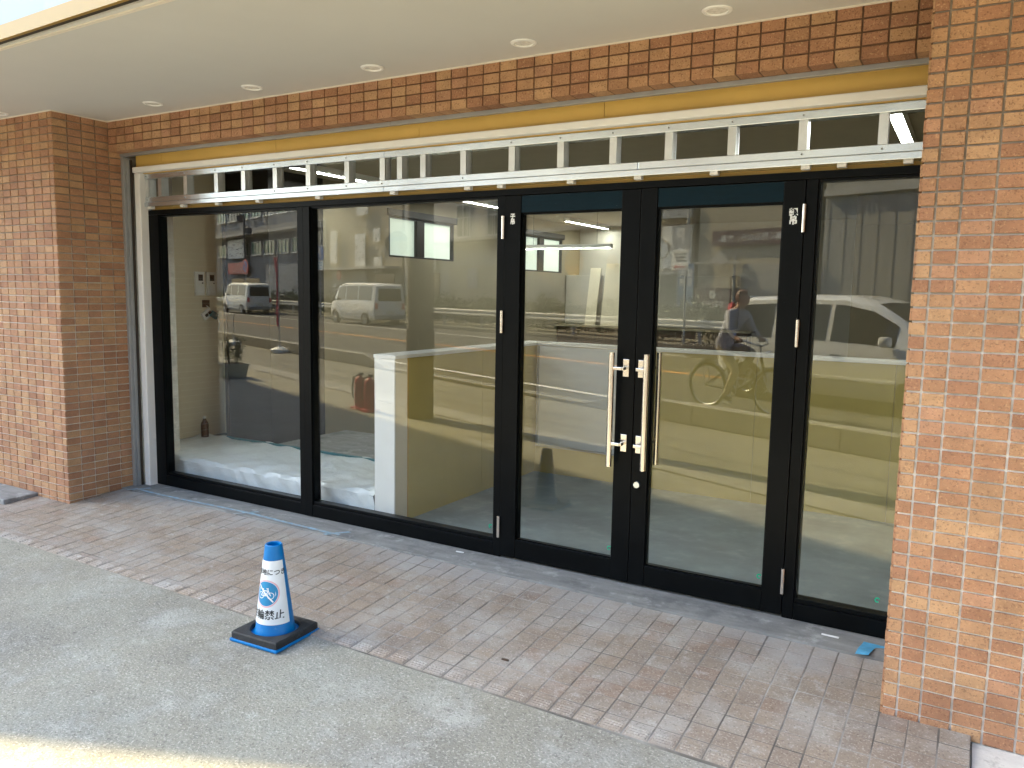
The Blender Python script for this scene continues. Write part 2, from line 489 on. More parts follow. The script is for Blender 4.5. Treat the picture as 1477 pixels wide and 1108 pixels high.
def struct(name, mb, mt, label=None):
    o = mb.build(name, mt)
    return tag(o, label, None, None, 'structure')
def copy_tree(o, parent=None):
    c = o.copy()
    COL.objects.link(c)
    c.parent = parent
    for ch in list(o.children):
        copy_tree(ch, c)
    return c
def text_mesh(body, size, bold=0.0, align='CENTER', extrude=0.0, spacing=1.0, lines=1.0):
    cu = bpy.data.curves.new('txt', 'FONT')
    cu.body = body
    cu.size = size
    cu.offset = bold
    cu.align_x = align
    cu.align_y = 'CENTER'
    cu.extrude = extrude
    cu.space_character = spacing
    cu.space_line = lines
    cu.resolution_u = 3
    ob = bpy.data.objects.new('txt', cu)
    COL.objects.link(ob)
    dg = bpy.context.evaluated_depsgraph_get()
    dg.update()
    me = bpy.data.meshes.new_from_object(ob.evaluated_get(dg))
    vs = [v.co.copy() for v in me.vertices]
    fs = [tuple(p.vertices) for p in me.polygons]
    bpy.data.objects.remove(ob)
    bpy.data.meshes.remove(me)
    return vs, fs
def text_on(mb, body, size, o, right, up, bold=0.0, spacing=1.0, lines=1.0):
    vs, fs = text_mesh(body, size, bold, 'CENTER', 0.0, spacing, lines)
    o, right, up = Vector(o), Vector(right), Vector(up)
    mb.add([o + right * v.x + up * v.y for v in vs], fs)
    return mb
ST_ANG = math.atan2(S_DIR.y, S_DIR.x)
def st(s, d, z=0.0):
    p = S_DIR * s + N_DIR * d
    return Vector((p.x, p.y, z))

# ================================================================== GROUND
ZC = 2.676           # soffit height
XL, XR = -0.117, 5.159
YP = -0.62           # pillar fronts
YL = -0.22           # lintel front
g = MB()
g.add([(-300, -300, -0.16), (300, -300, -0.16), (300, 300, -0.16), (-300, 300, -0.16)], [(0, 1, 2, 3)])
struct('ground', g, 'asphalt')
def st_poly(pts, z):
    m = MB()
    m.add([tuple(st(s, d, z)) for s, d in pts], [tuple(range(len(pts)))])
    return m
# concrete apron between the shop and the gutter (wedge-shaped, because the street runs at a skew)
ap = MB()
xs = [-14 + i * 1.0 for i in range(23)]
def yedge(x, d):
    return (0.3714 * x - d) / 0.9285
vs = [(x, -0.3, -0.070) for x in xs] + [(x, yedge(x, 4.06), -0.125) for x in xs]
n_ = len(xs)
ap.add(vs, [(i, n_ + i, n_ + i + 1, i + 1) for i in range(n_ - 1) if vs[n_ + i + 1][1] < -0.35])
struct('concrete_apron', ap, 'concrete')
sw = st_poly([(-90, 4.0), (90, 4.0), (90, 6.3), (-90, 6.3)], -0.128)
struct('sidewalk', sw, 'sidewalk')
gt = struct('gutter_strip', st_poly([(-90, 3.98), (90, 3.98), (90, 4.42), (-90, 4.42)], -0.124), 'kerb')
gut = MB().box(-0.297, 0.297, -0.20, 0.20, 0, 0.012, 0.004).mesh('gutter_slab', 'kerb')
for i in range(60):
    o = bpy.data.objects.new('gutter_slab', gut)
    COL.objects.link(o)
    o.parent = gt
    o.location = st(-22 + i * 0.6, 4.2, -0.1235)
    o.rotation_euler = (0, 0, ST_ANG)
struct('road', st_poly([(-120, 6.4), (120, 6.4), (120, 17.6), (-120, 17.6)], -0.138), 'asphalt')
for nm, d0, w_, m_ in (('edge_line', 7.45, 0.15, 'line_white'), ('centre_line', 11.62, 0.16, 'line_orange'), ('edge_line', 15.4, 0.15, 'line_white')):
    struct(nm, st_poly([(-110, d0 - w_ / 2), (110, d0 - w_ / 2), (110, d0 + w_ / 2), (-110, d0 + w_ / 2)], -0.134), m_)
far = MB()
far.prism([(-120.0, -17.6), (120.0, -17.6), (120.0, -21.0), (-120.0, -21.0)], 'z', -0.16, 0.0)
fo = struct('far_pavement', far, 'sidewalk')
fo.rotation_euler = (0, 0, ST_ANG)

# tiled step in front of the shop: sloping grout bed, 100 mm tiles laid on it one by one
SL = 0.065
def zf(y):
    return -0.02 + (y + 0.22) * SL
PX0, PX1, PY0, PY1 = -2.2, 5.455, -1.22, -0.22
bed = MB()
bed.prism([(PY0, -0.16), (PY1, -0.16), (PY1, zf(PY1) + 0.0011), (PY0, zf(PY0) + 0.0011)], 'x', PX0, PX1)
pave = struct('tiled_step', bed, 'floor_grout')
def pillow(w, h, t, c, name, mt, ribs=0):
    """a tile lying in x/z, face towards -y; chamfered edge c; ribs = raised bars along x near the lower edge"""
    a, b = w / 2, h / 2
    m = MB()
    m.add([(-a, 0, -b), (a, 0, -b), (a, 0, b), (-a, 0, b), (-a, -t + c, -b), (a, -t + c, -b), (a, -t + c, b), (-a, -t + c, b),
           (-a + c, -t, -b + c), (a - c, -t, -b + c), (a - c, -t, b - c), (-a + c, -t, b - c)],
          [(0, 1, 5, 4), (1, 2, 6, 5), (2, 3, 7, 6), (3, 0, 4, 7), (4, 5, 9, 8), (5, 6, 10, 9), (6, 7, 11, 10), (7, 4, 8, 11), (8, 9, 10, 11)])
    for k in range(ribs):
        z = -b + 0.005 + k * 0.0150
        m.add([(-a + 0.008, -t, z), (a - 0.008, -t, z), (a - 0.010, -t - 0.0045, z + 0.004), (-a + 0.010, -t - 0.0045, z + 0.004), (a - 0.008, -t, z + 0.009), (-a + 0.008, -t, z + 0.009)],
              [(0, 1, 2, 3), (3, 2, 4, 5), (0, 3, 5), (1, 4, 2)])
    return m.mesh(name, mt)
FLOOR_ROT = math.atan(SL)
t_floor = pillow(0.0947, 0.0947, 0.007, 0.0012, 'tile', 'floor_tile')
t_nose = pillow(0.0947, 0.0947, 0.007, 0.0012, 'tile', 'floor_tile', ribs=4)
cells = []
ncol = int(round((PX1 - PX0) / 0.1))
for i in range(ncol):
    x = 5.405 - 0.1 * i
    for j in range(10):
        y = -0.27 - 0.1 * j
        if x < XL - 0.02 and y > YP - 0.03 or x > XR + 0.0 and y > YP - 0.03:
            continue
        dist = (Vector((x, y, zf(y))) - CAM_P).length
        cells.append((dist, x, y, j))
cells.sort()
mass = MB()
placed = 0
for dist, x, y, j in cells:
    # screen position decides only which tiles get to be single objects
    v = Vector((x, y, zf(y))) - CAM_P
    px = IW / 2 + FPX * v.dot(_r) / v.dot(_f)
    py = IH / 2 - FPX * v.dot(_u) / v.dot(_f)
    jx, jy, jz = random.uniform(-0.0008, 0.0008), random.uniform(-0.0008, 0.0008), random.uniform(-0.0012, 0.0010)
    if -10 < px < IW + 10 and py < IH + 20 and placed < 320:
        o = bpy.data.objects.new('tile', t_nose if j == 9 else t_floor)
        COL.objects.link(o)
        o.parent = pave
        o.location = (x + jx, y + jy, zf(y) - 0.004 + jz)
        o.rotation_euler = (-math.pi / 2 + FLOOR_ROT + random.uniform(-0.004, 0.004), random.uniform(-0.003, 0.003), 0)
        placed += 1
    else:
        src = t_nose if j == 9 else t_floor
        R = Matrix.Rotation(-math.pi / 2 + FLOOR_ROT, 3, 'X')
        mass.add([R @ p.co + Vector((x + jx, y + jy, zf(y) - 0.004 + jz)) for p in src.vertices], [tuple(p.vertices) for p in src.polygons])
mo = mass.build('tile_field', 'floor_tile_mass', pave)
mo['kind'] = 'stuff'

# cement strip under the shopfront, white mortar patch by the right pillar, slab at the far left
si = MB()
N_ = 60
si.prism([(XL + (5.30 - XL) * k / N_, -0.2205 + random.uniform(-0.004, 0.004)) for k in range(N_ + 1)] + [(5.30, 0.10), (XL, 0.10)], 'z', -0.15, -0.008)
struct('cement_sill', si, 'cement')
pm = MB()
pts = [(5.46, -0.615), (5.46, -0.86), (5.50, -0.90), (5.57, -0.84), (5.66, -0.80), (5.78, -0.78), (5.95, -0.80), (6.2, -0.74), (6.2, -0.615)]
pm.prism(pts, 'z', -0.15, -0.070)
struct('mortar_patch', pm, 'patch_mortar')
sb = MB().box(-2.6, -0.52, -0.86, -0.60, -0.15, -0.022, 0.008)
tag(sb.build('concrete_slab', 'cement'), 'grey concrete step slab against the left pillar at the picture edge', 'slab')

# ================================================================== TILED PILLARS AND LINTEL
def tiled(meshes, key, w, h):
    k = (round(w, 4), round(h, 4), key)
    if k not in meshes:
        meshes[k] = pillow(w, h, 0.009, 0.0015, 'tile', 'wall_tile')
    return meshes[k]
TM = {}
G_ = 0.0075
def put_tile(root, w, h, c, rz, mass=None):
    """c = centre of the tile's back; rz 0 faces -y, pi/2 faces +x"""
    me = tiled(TM, 'n', w - G_, h - G_)
    dy = random.uniform(-0.0012, 0.0012)
    R = Matrix.Rotation(rz, 3, 'Z')
    p = Vector(c) + R @ Vector((0, dy, 0))
    if mass is not None:
        mass.add([R @ v.co + p for v in me.vertices], [tuple(f.vertices) for f in me.polygons])
        return
    o = bpy.data.objects.new('tile', me)
    COL.objects.link(o)
    o.parent = root
    o.location = p - Vector(root.location)
    o.rotation_euler = (random.uniform(-0.004, 0.004), random.uniform(-0.004, 0.004), rz + random.uniform(-0.004, 0.004))
ROWS = 55
T_ = 0.006
# left pillar
lp = thing('tiled_pillar', 'brown tiled pillar at the left of the shopfront, its shaded side turned to the door', 'pillar', (-0.9, -0.3, -0.15), world=True)
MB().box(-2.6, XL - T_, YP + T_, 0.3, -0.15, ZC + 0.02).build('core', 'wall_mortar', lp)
lm = MB()
for r_ in range(ROWS):
    z = ZC - 0.05 * (r_ + 0.5)
    for c_ in range(5):
        put_tile(lp, 0.1, 0.05, (XL - T_, YP + 0.05 + 0.1 * c_, z), math.pi / 2)
    put_tile(lp, 0.0545, 0.05, (XL - 0.0228, YP + T_, z), 0, lm)
    for c_ in range(16):
        put_tile(lp, 0.1, 0.05, (XL - 0.1 - 0.1 * c_, YP + T_, z), 0, lm)
o = lm.build('tile_field', 'wall_tile_mass', lp)
o['kind'] = 'stuff'
# right pillar
rp = thing('tiled_pillar', 'orange tiled pillar filling the right edge of the picture', 'pillar', (5.6, -0.4, -0.15), world=True)
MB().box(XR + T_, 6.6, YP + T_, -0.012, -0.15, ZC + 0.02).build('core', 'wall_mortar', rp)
rm = MB()
cols = [(XR + 0.026, 0.052), (XR + 0.0905, 0.077)] + [(XR + 0.129 + 0.05 + 0.1 * k, 0.1) for k in range(12)]
for r_ in range(56):
    z = 2.681 - 0.05 * (r_ - 0.5)
    if z + 0.025 > ZC + 0.012:
        continue
    for k, (x, w) in enumerate(cols):
        put_tile(rp, w, 0.05, (x, YP + T_, z), 0, None if k < 5 else rm)
    for c_ in range(6):
        put_tile(rp, 0.1, 0.05, (XR + T_, YP + 0.05 + 0.1 * c_, z), -math.pi / 2, rm)
o = rm.build('tile_field', 'wall_tile_mass', rp)
o['kind'] = 'stuff'
# lintel
ln = thing('tiled_lintel', 'dark brown tiled lintel band running under the soffit above the shopfront', 'lintel', (2.5, -0.15, 2.46), world=True)
MB().box(XL, XR, YL + T_, -0.105, 2.466, ZC + 0.02).build('core', 'lintel_mortar', ln)
low = MB().box(-0.0466, 0.0466, 0, 0.09, -0.0235, 0.0235, 0.002).mesh('tile', 'wall_tile')
for c_ in range(53):
    x, wt_ = XL + 0.05 + 0.1 * c_, 0.1
    if c_ == 52:
        x, wt_ = XL + 5.2 + 0.038, 0.076
    for r_ in range(3):
        put_tile(ln, wt_, 0.0535, (x, YL + T_, ZC - 0.0268 - 0.0535 * r_), 0)
    o = bpy.data.objects.new('tile', low)
    COL.objects.link(o)
    o.parent = ln
    o.location = Vector((x, YL - 0.003 + random.uniform(-0.001, 0.001), 2.4875)) - Vector(ln.location)
    if c_ == 52:
        o.scale = (0.75, 1, 1)

# ================================================================== SHOP BUILDING (canopy, walls, shopfront)
sh = thing('shop_building', 'shop with black glazed front, cream soffit and yellow band under a tiled lintel', 'building', (2.5, 0.5, -0.15), world=True)
def skew(y0, y1, z0, z1, k=-0.046):
    """canopy edge runs a little out of parallel with the wall"""
    def yy(x, y):
        return y + k * (x - 1.7)
    return MB().prism([(-6.5, yy(-6.5, y0)), (9.0, yy(9.0, y0)), (9.0, yy(9.0, y1)), (-6.5, yy(-6.5, y1))], 'z', z0, z1)
sf = MB().prism([(-6.5, -1.578 + 0.046 * 8.2), (9.0, -1.578 - 0.046 * 7.3), (9.0, 0.06), (-6.5, 0.06)], 'z', ZC, ZC + 0.06).build('soffit', 'soffit', sh)
skew(-1.558, -1.540, ZC - 0.007, ZC - 0.0004, -0.030).build('soffit_bead', 'soffit_bead', sf)
bd = MB()
bd.box(XL, XR, YL - 0.012, YL - 0.004, ZC - 0.007, ZC - 0.0003)
bd.box(XL + 0.004, XL + 0.012, YP - 0.012, YL - 0.012, ZC - 0.007, ZC - 0.0003)
bd.box(-2.6, XL + 0.004, YP - 0.013, YP - 0.005, ZC - 0.007, ZC - 0.0003)
bd.box(XR, 6.6, YP - 0.013, YP - 0.005, ZC - 0.007, ZC - 0.0003)
bd.build('wall_bead', 'soffit_bead', sf)
skew(-1.612, -1.579, ZC + 0.008, ZC + 0.06).build('shadow_gap', 'dark_gap', sh)
skew(-1.632, -1.613, ZC + 0.000, ZC + 0.066).build('fascia_trim', 'fascia_yellow', sh)
skew(-1.629, -1.59, ZC + 0.068, 3.7).build('sign_panel', 'sign_white', sh)
skew(-1.69, -1.59, 3.702, 3.78).build('fascia_trim', 'fascia_yellow', sh)
uw = MB()
uw.box(-6.5, 9.0, -1.2, 8.0, 3.0, 3.2)
uw.box(-6.5, 9.0, -0.5, 8.0, 3.202, 8.5)
uw.box(-6.5, -2.602, -0.6, 0.3, -0.15, 2.99)
uw.box(6.602, 9.0, -0.6, 0.3, -0.15, 2.99)
uw.box(-6.5, -1.6, 0.302, 8.0, -0.15, 2.99)
uw.box(6.0, 9.0, 0.302, 8.0, -0.15, 2.99)
uw.box(-1.598, 5.998, 7.5, 8.0, -0.15, 2.99)
uw.build('wall', 'bldg_own', sh)
for k in range(5):
    wx = -5.2 + k * 2.8
    w_ = MB().box(wx, wx + 1.7, -0.53, -0.495, 4.9, 6.3).build('window', 'win_frame', sh)
    MB().box(wx + 0.05, wx + 0.83, -0.545, -0.531, 4.95, 6.25).build('pane', 'win_dark', w_)
    MB().box(wx + 0.87, wx + 1.65, -0.545, -0.531, 4.95, 6.25).build('pane', 'win_dark', w_)
# recessed downlights in the soffit
for k in range(7):
    x = [-0.20, 0.70, 1.608, 2.514, 3.433, 4.351, 5.27][k]
    y = [-0.73, -0.43, -0.425, -0.42, -0.42, -0.425, -0.43][k]
    if k == 0:
        x, y = -0.55, -0.735
    pl = ['at the picture edge over the left pillar', 'nearest the left pillar', 'second from the left pillar', 'third from the left pillar, above the second window',
          'fourth from the left pillar, above the door', 'nearest the right pillar', 'hidden over the right pillar'][k]
    if k == 6:
        continue
    dl = thing('downlight', 'round cream recessed downlight in the soffit, ' + pl, 'downlight', (x, y, ZC), group='downlights in the soffit')
    m = MB()
    m.lathe([(0.044, -0.0012), (0.047, -0.007), (0.058, -0.006), (0.063, -0.0004)], n=28, cap0=False, cap1=False)
    m.build('trim_ring', 'cream_paint', dl, True)
    MB().lathe([(0.0, -0.0040), (0.025, -0.0040), (0.0445, -0.0014)], n=24, cap0=False, cap1=False).build('lens', 'lens_glass', dl, True)

# shutter guide, casing, yellow board, white bar
gd = MB()
gd.box(XL, XL + 0.030, -0.130, -0.075, -0.02, 2.442, 0.003)
gd.box(XL + 0.032, XL + 0.040, -0.110, -0.075, -0.02, 2.425)
gd.build('shutter_guide', 'grey_steel', sh)
MB().box(XL + 0.0405, XL + 0.052, -0.085, -0.07, -0.02, 2.425).build('guide_slot', 'dark_gap', sh)
hd = MB()
hd.box(XL + 0.0, 2.40, -0.135, -0.1055, 2.443, 2.4645, 0.002)
hd.box(2.403, XR, -0.135, -0.1055, 2.443, 2.4645, 0.002)
hd.build('shutter_header', 'grey_steel', sh)
MB().box(XL + 0.03, XR, -0.104, -0.062, 2.466, 2.62).build('shutter_slot', 'dark_gap', sh)
h2 = MB()
h2.box(XL + 0.04, XR, -0.060, -0.045, 2.4605, 2.60)
h2.build('shutter_lip', 'grey_steel', sh)
for k in range(5):
    x0 = -0.06 + [0, 0.30, 1.45, 2.60, 3.75][k]
    x1 = -0.06 + [0.297, 1.447, 2.597, 3.747, 5.219][k]
    MB().box(x0, x1, -0.044, -0.030, 2.372, 2.468).build('yellow_board', 'yellow_paint', sh)
cs = MB()
cs.box(XL + 0.053, -0.002, -0.062, 0.03, -0.02, 2.332, 0.006)
cs.build('casing', 'cream_paint', sh)
MB().box(-0.066, XR, -0.075, -0.0, 2.334, 2.374, 0.006).build('white_bar', 'cream_paint', sh)
MB().box(-0.0, XR, -0.030, 0.0, 2.3295, 2.3335).build('bar_underside', 'yellow_paint', sh)

# aluminium transom over the black frame: rails, studs, clips, panes
TX0, TX1 = 0.0, XR - 0.004
tm = MB()
for a_, b_ in ((TX0, 2.262), (2.265, TX1)):
    tm.box(a_, b_, -0.022, 0.038, 2.290, 2.3285, 0.003)
for a_, b_ in ((TX0, 3.865), (3.868, TX1)):
    tm.box(a_, b_, -0.020, 0.040, 2.123, 2.160, 0.003)
for a_, b_ in ((TX0, 2.262), (2.265, TX1)):
    tm.box(a_, b_, -0.030, 0.036, 2.091, 2.1215, 0.003)
trn = tm.build('transom_rail', 'aluminium', sh)
XM = [0.02, 0.165, 0.45, 0.775, 1.045, 1.345, 1.640, 1.965, 2.245, 2.375, 2.545, 2.825, 3.14, 3.435, 3.73, 4.02, 4.325, 4.640, 4.965]
for x in XM:
    m = MB()
    m.box(x - 0.019, x + 0.019, -0.016, -0.0135, 2.1605, 2.2895)
    m.box(x - 0.019, x - 0.0165, -0.0134, 0.045, 2.1605, 2.2895)
    m.box(x + 0.0165, x + 0.019, -0.0134, 0.045, 2.1605, 2.2895)
    for yy in (0.0, 0.012, 0.024):
        m.box(x + 0.0191, x + 0.0206, yy, yy + 0.005, 2.1605, 2.2895)
    m.build('stud', 'stud_steel', trn)
    for zz in (2.309, 2.141):
        if random.random() < 0.55:
            MB().cyl((x, -0.0255 if zz > 2.2 else -0.0235, zz), (x, -0.0215 if zz > 2.2 else -0.0195, zz), 0.0045, n=8).build('screw', 'grey_steel', trn)
for x in (0.055, 0.42, 0.79, 1.19, 1.73, 2.33, 2.86, 3.075, 3.50, 3.87, 4.25, 4.66, 4.81, 5.07):
    MB().box(x - 0.019, x + 0.019, -0.028, 0.006, 2.074, 2.0905, 0.001).build('clip', 'clip_white', trn)
MB().box(TX0, TX1, 0.0365, 0.0445, 2.0695, 2.0905).build('packing_strip', 'yellow_paint', sh)

# black aluminium frame
FY0, FY1 = 0.0, 0.07
fr = MB()
fr.box(0, 5.30, FY0, FY1, 2.034, 2.068, 0.002)
fr.box(0, 0.112, FY0, FY1, -0.005, 2.0335, 0.002)
fr.box(3.048, 3.094, FY0, FY1, -0.005, 2.0335, 0.002)
fr.box(4.6655, 4.716, FY0, FY1, -0.005, 2.0335, 0.002)
fr.box(5.24, 5.30, FY0, FY1, -0.005, 2.0335, 0.002)
frame = fr.build('shopfront_frame', 'frame_black', sh)
def window(x0, x1, mull=None):
    m = MB()
    m.box(x0, x1, FY0 + 0.001, FY1, -0.005, 0.075, 0.002)
    m.box(x0, x1, FY0 + 0.010, FY1, 0.0755, 0.098, 0.002)
    m.box(x0, x1, FY0 + 0.012, FY1, 2.022, 2.0335)
    m.box(x0, x0 + 0.008, FY0 + 0.012, FY1, 0.0985, 2.0215)
    m.box(x1 - 0.008, x1, FY0 + 0.012, FY1, 0.0985, 2.0215)
    w = m.build('window', 'frame_black', sh)
    MB().box(x0 + 0.004, x1 - 0.004, 0.036, 0.044, 0.09, 2.028).build('pane', 'glass', w)
    return w
w1 = window(0.113, 1.5215)
w2 = window(1.632, 3.047)
w3 = window(4.717, 5.239)
mu = MB()
mu.box(1.522, 1.574, FY0, FY1, -0.005, 2.0335, 0.002)
mu.box(1.5755, 1.6315, FY0 - 0.002, FY1, -0.005, 2.0335, 0.002)
mu.build('mullion', 'frame_black', frame)
def sticker(par, x, z):
    m = MB()
    m.tube([(x + 0.011 * math.cos(t) * (1 - 0.06 * t), 0.0345, z + 0.012 * math.sin(t) * (1 - 0.06 * t)) for t in [0.5 + i * 0.5 for i in range(11)]], 0.0028, 6)
    m.build('green_sticker', 'green_sticker', par)
sticker(w2, 3.008, 0.152)
sticker(w3, 5.07, 0.155)
def door(x0, x1, g0, g1, mark, msz, hinge_x, lock):
    m = MB()
    z0, z1 = 0.006, 2.0315
    m.box(x0, g0, FY0 - 0.004, FY1 - 0.008, z0, z1, 0.002)
    m.box(g1, x1, FY0 - 0.004, FY1 - 0.008, z0, z1, 0.002)
    m.box(g0 + 0.0004, g1 - 0.0004, FY0 - 0.002, FY1 - 0.010, z0, 0.112, 0.002)
    m.box(g0 + 0.0004, g1 - 0.0004, FY0 + 0.002, FY1 - 0.010, 1.936, z1, 0.002)
    d = m.build('door', 'frame_black', sh)
    MB().box(g0 - 0.006, g1 + 0.006, 0.030, 0.038, 0.106, 1.942).build('pane', 'glass', d)
    MB().box(g0 + 0.002, g1 - 0.002, FY0 + 0.0005, FY0 + 0.0015, 1.940, 2.028).build('protective_film', 'film_blue', d)
    bead = MB()
    for a_, b_, c_, e_ in ((g0, g0 + 0.007, 0.1125, 1.9355), (g1 - 0.007, g1, 0.1125, 1.9355)):
        bead.box(a_ + 0.0005, b_, 0.012, 0.0295, c_, e_)
    bead.box(g0 + 0.0075, g1 - 0.0075, 0.012, 0.0295, 0.1125, 0.119)
    bead.box(g0 + 0.0075, g1 - 0.0075, 0.012, 0.0295, 1.929, 1.9355)
    bead.build('glazing_bead', 'frame_black', d)
    for z in (1.862, 1.346, 0.176):
        MB().cyl((hinge_x, -0.012, z - 0.062), (hinge_x, -0.012, z + 0.062), 0.0095, n=14).build('hinge', 'stainless', d, True)
    sx = (x0 + g0) / 2 if hinge_x < (x0 + x1) / 2 else (g1 + x1) / 2
    t = MB()
    text_on(t, mark, msz, (sx, FY0 - 0.0048, 1.905 if not lock else 1.87), (1, 0, 0), (0, 0, 1), 0.0018, 1.0, 0.95)
    t.build('chalk_mark', 'chalk', d)
    return d
dl_ = door(3.0965, 3.8825, 3.196, 3.783, '子\n吊', 0.030, 3.090, False)
dr_ = door(3.8855, 4.6635, 3.970, 4.570, '親\n吊', 0.038, 4.664, True)
sticker(dl_, 3.757, 0.158)
sticker(dr_, 4.545, 0.160)
def handle(par, xb, xp, outside=True):
    y = -0.062 if outside else 0.120
    yf = -0.0045 if outside else 0.0625
    m = MB()
    m.cyl((xb, y, 0.625), (xb, y, 1.215), 0.0150, n=18)
    h = m.build('handle', 'stainless', par, True)
    for z in (1.135, 0.745):
        b = MB()
        yy0, yy1 = (yf - 0.004, yf) if outside else (yf, yf + 0.004)
        b.box(xp - 0.016, xp + 0.016, yy0, yy1, z - 0.045, z + 0.045, 0.0012)
        b.box(min(xb, xp), max(xb, xp), min(y, yf) if not outside else y - 0.008, max(y, yf) - (0.06 if not outside else 0.042), z - 0.008, z + 0.008, 0.002) if outside else b.box(min(xb, xp), max(xb, xp), y - 0.008, y + 0.008, z - 0.008, z + 0.008, 0.002)
        b.box(xp - 0.008, xp + 0.008, min(y, yf), max(y, yf), z - 0.008, z + 0.008, 0.001)
        b.build('bracket', 'stainless', par)
    return h
handle(dl_, 3.779, 3.836)
handle(dr_, 3.966, 3.918)
handle(dl_, 3.779, 3.836, False)
handle(dr_, 3.966, 3.918, False)
MB().lathe([(0.0, -0.0), (0.0, 0.0)], n=4)
lk = MB()
lk.cyl((3.918, -0.0045, 0.536), (3.918, -0.018, 0.536), 0.0185, 0.016, 22)
lk.box(3.9165, 3.9195, -0.0192, -0.0181, 0.527, 0.545)
lk.build('lock_cylinder', 'aluminium', dr_, True)

# ================================================================== INTERIOR
struct('interior_floor', MB().box(-1.55, 5.95, 0.1005, 7.45, -0.12, -0.004), 'interior_floor')
struct('interior_ceiling', MB().box(-1.55, 5.95, 0.053, 7.45, 2.50, 2.56), 'interior_ceiling')
iw = MB()
iw.box(-1.0, -0.60, 0.075, 1.17, -0.004, 2.50)
iw.box(-0.60, -0.36, 1.14, 1.17, -0.004, 2.50)
iw.box(-0.598, -0.5, 0.075, 0.15, 0.17, 2.50)
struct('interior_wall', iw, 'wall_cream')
dw = thing('dark_wood_column', 'dark brown wood column at the back of the window platform', 'column', (-0.08, 1.3, 0), world=True)
MB().box(-0.357, 0.20, 0.975, 1.62, -0.004, 2.498).build('board', 'dark_board', dw)
MB().box(-0.358, -0.325, 0.955, 0.974, 0.18, 2.498, 0.002).build('edge_post', 'dark_wood', dw)
lw = MB()
# left wall of the room with two high windows cut out
lw.box(-0.1, 0.20, 1.622, 2.55, -0.004, 2.498)
lw.box(-0.1, 0.20, 2.55, 3.70, -0.004, 1.85)
lw.box(-0.1, 0.20, 2.55, 3.70, 2.26, 2.498)
lw.box(-0.1, 0.20, 3.70, 5.28, -0.004, 2.498)
lw.box(-0.1, 0.20, 5.28, 6.42, -0.004, 1.80)
lw.box(-0.1, 0.20, 5.28, 6.42, 2.27, 2.498)
lw.box(-0.1, 0.20, 6.42, 7.45, -0.004, 2.498)
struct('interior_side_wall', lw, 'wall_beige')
rw = MB()
rw.box(5.75, 5.95, 0.1, 7.45, -0.004, 2.498)
rw.box(4.30, 5.75, 4.6, 4.7, 2.22, 2.498)
rw.box(4.30, 4.98, 4.6, 4.7, -0.004, 2.218)
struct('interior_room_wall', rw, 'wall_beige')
struct('interior_back_wall', MB().box(0.202, 5.748, 7.0, 7.2, -0.004, 2.498), 'wall_back')
for (y0, y1, z0, z1), pl in (((2.55, 3.70, 1.85, 2.26), 'nearer'), ((5.28, 6.42, 1.80, 2.27), 'farther')):
    hw = thing('high_window', pl + ' high window with two bright panes in the beige side wall inside', 'window', (0.1, y0, z0), world=True)
    m = MB()
    m.box(0.14, 0.198, y0, y1, z0, z0 + 0.018)
    m.box(0.14, 0.198, y0, y1, z1 - 0.018, z1)
    m.box(0.14, 0.198, y0, y0 + 0.02, z0 + 0.019, z1 - 0.019)
    m.box(0.14, 0.198, y1 - 0.02, y1, z0 + 0.019, z1 - 0.019)
    ym = (y0 + y1) / 2 - 0.04
    m.box(0.14, 0.198, ym - 0.065, ym + 0.065, z0 + 0.019, z1 - 0.019)
    m.build('frame', 'dark_board', hw)
    MB().box(0.15, 0.16, y0 + 0.021, ym - 0.066, z0 + 0.019, z1 - 0.019).build('pane', 'window_glow', hw)
    MB().box(0.15, 0.16, ym + 0.066, y1 - 0.021, z0 + 0.019, z1 - 0.019).build('pane', 'window_glow', hw)
    a = MB()
    a.box(0.201, 0.225, y0 - 0.03, y1 + 0.03, z1 + 0.002, z1 + 0.07)
    a.build('hood', 'dark_board', hw)

# raised window platform under a white dust sheet, with wrinkles
pf = thing('window_platform', 'low window platform covered by a white plastic dust sheet', 'platform', (0.7, 0.5, 0), world=True)
MB().box(-0.59, 2.035, 0.165, 1.9, -0.004, 0.165).build('base', 'cement', pf)
sh_ = MB()
nx, ny = 150, 34
def wr(x, y):
    w = 0.006 * math.sin(9 * x + 5 * y) * math.sin(3.1 * x - 11 * y + 1) + 0.004 * math.sin(23 * x + 3 * math.sin(7 * y)) + 0.0035 * math.sin(17 * (x + 0.7 * y)) * math.sin(31 * y)
    return w
prof = []
for j in range(ny + 1):
    t = j / ny
    if t < 0.22:
        prof.append((0.150 + 0.006 * math.sin(t * 9), 0.0 + t / 0.22 * 0.175))
    else:
        u = (t - 0.22) / 0.78
        prof.append((0.152 + 0.012 * min(1, u * 12) + u * 0.77, 0.178 + 0.004 * min(1, u * 10)))
vs = []
for i in range(nx + 1):
    x = -0.585 + 2.615 * i / nx
    for (y, z) in prof:
        a = wr(x, y * 1.0 + z)
        if z < 0.172:
            fold = 0.014 * math.sin(x * 14 + 5 * math.sin(x * 3)) * (1 - z / 0.2) + 0.012 * math.sin(x * 37 + z * 34 + 2 * math.sin(x * 9)) * (0.4 if x < 0.7 else 1)
            vs.append((x, y + fold * 0.6 - 0.006, z))
        else:
            vs.append((x, y, z + a * 1.4 + 0.006))
sh_.add(vs, [(i * (ny + 1) + j, (i + 1) * (ny + 1) + j, (i + 1) * (ny + 1) + j + 1, i * (ny + 1) + j + 1) for i in range(nx) for j in range(ny)])
sh_.build('dust_sheet', 'sheet_white', pf, True)
tt = MB().box(-0.30, 2.03, 0.895, 0.925, 0.183, 0.1975)
tag(tt.build('teal_tape', 'tape_teal'), 'thin teal tape line across the back of the dust sheet', 'tape')

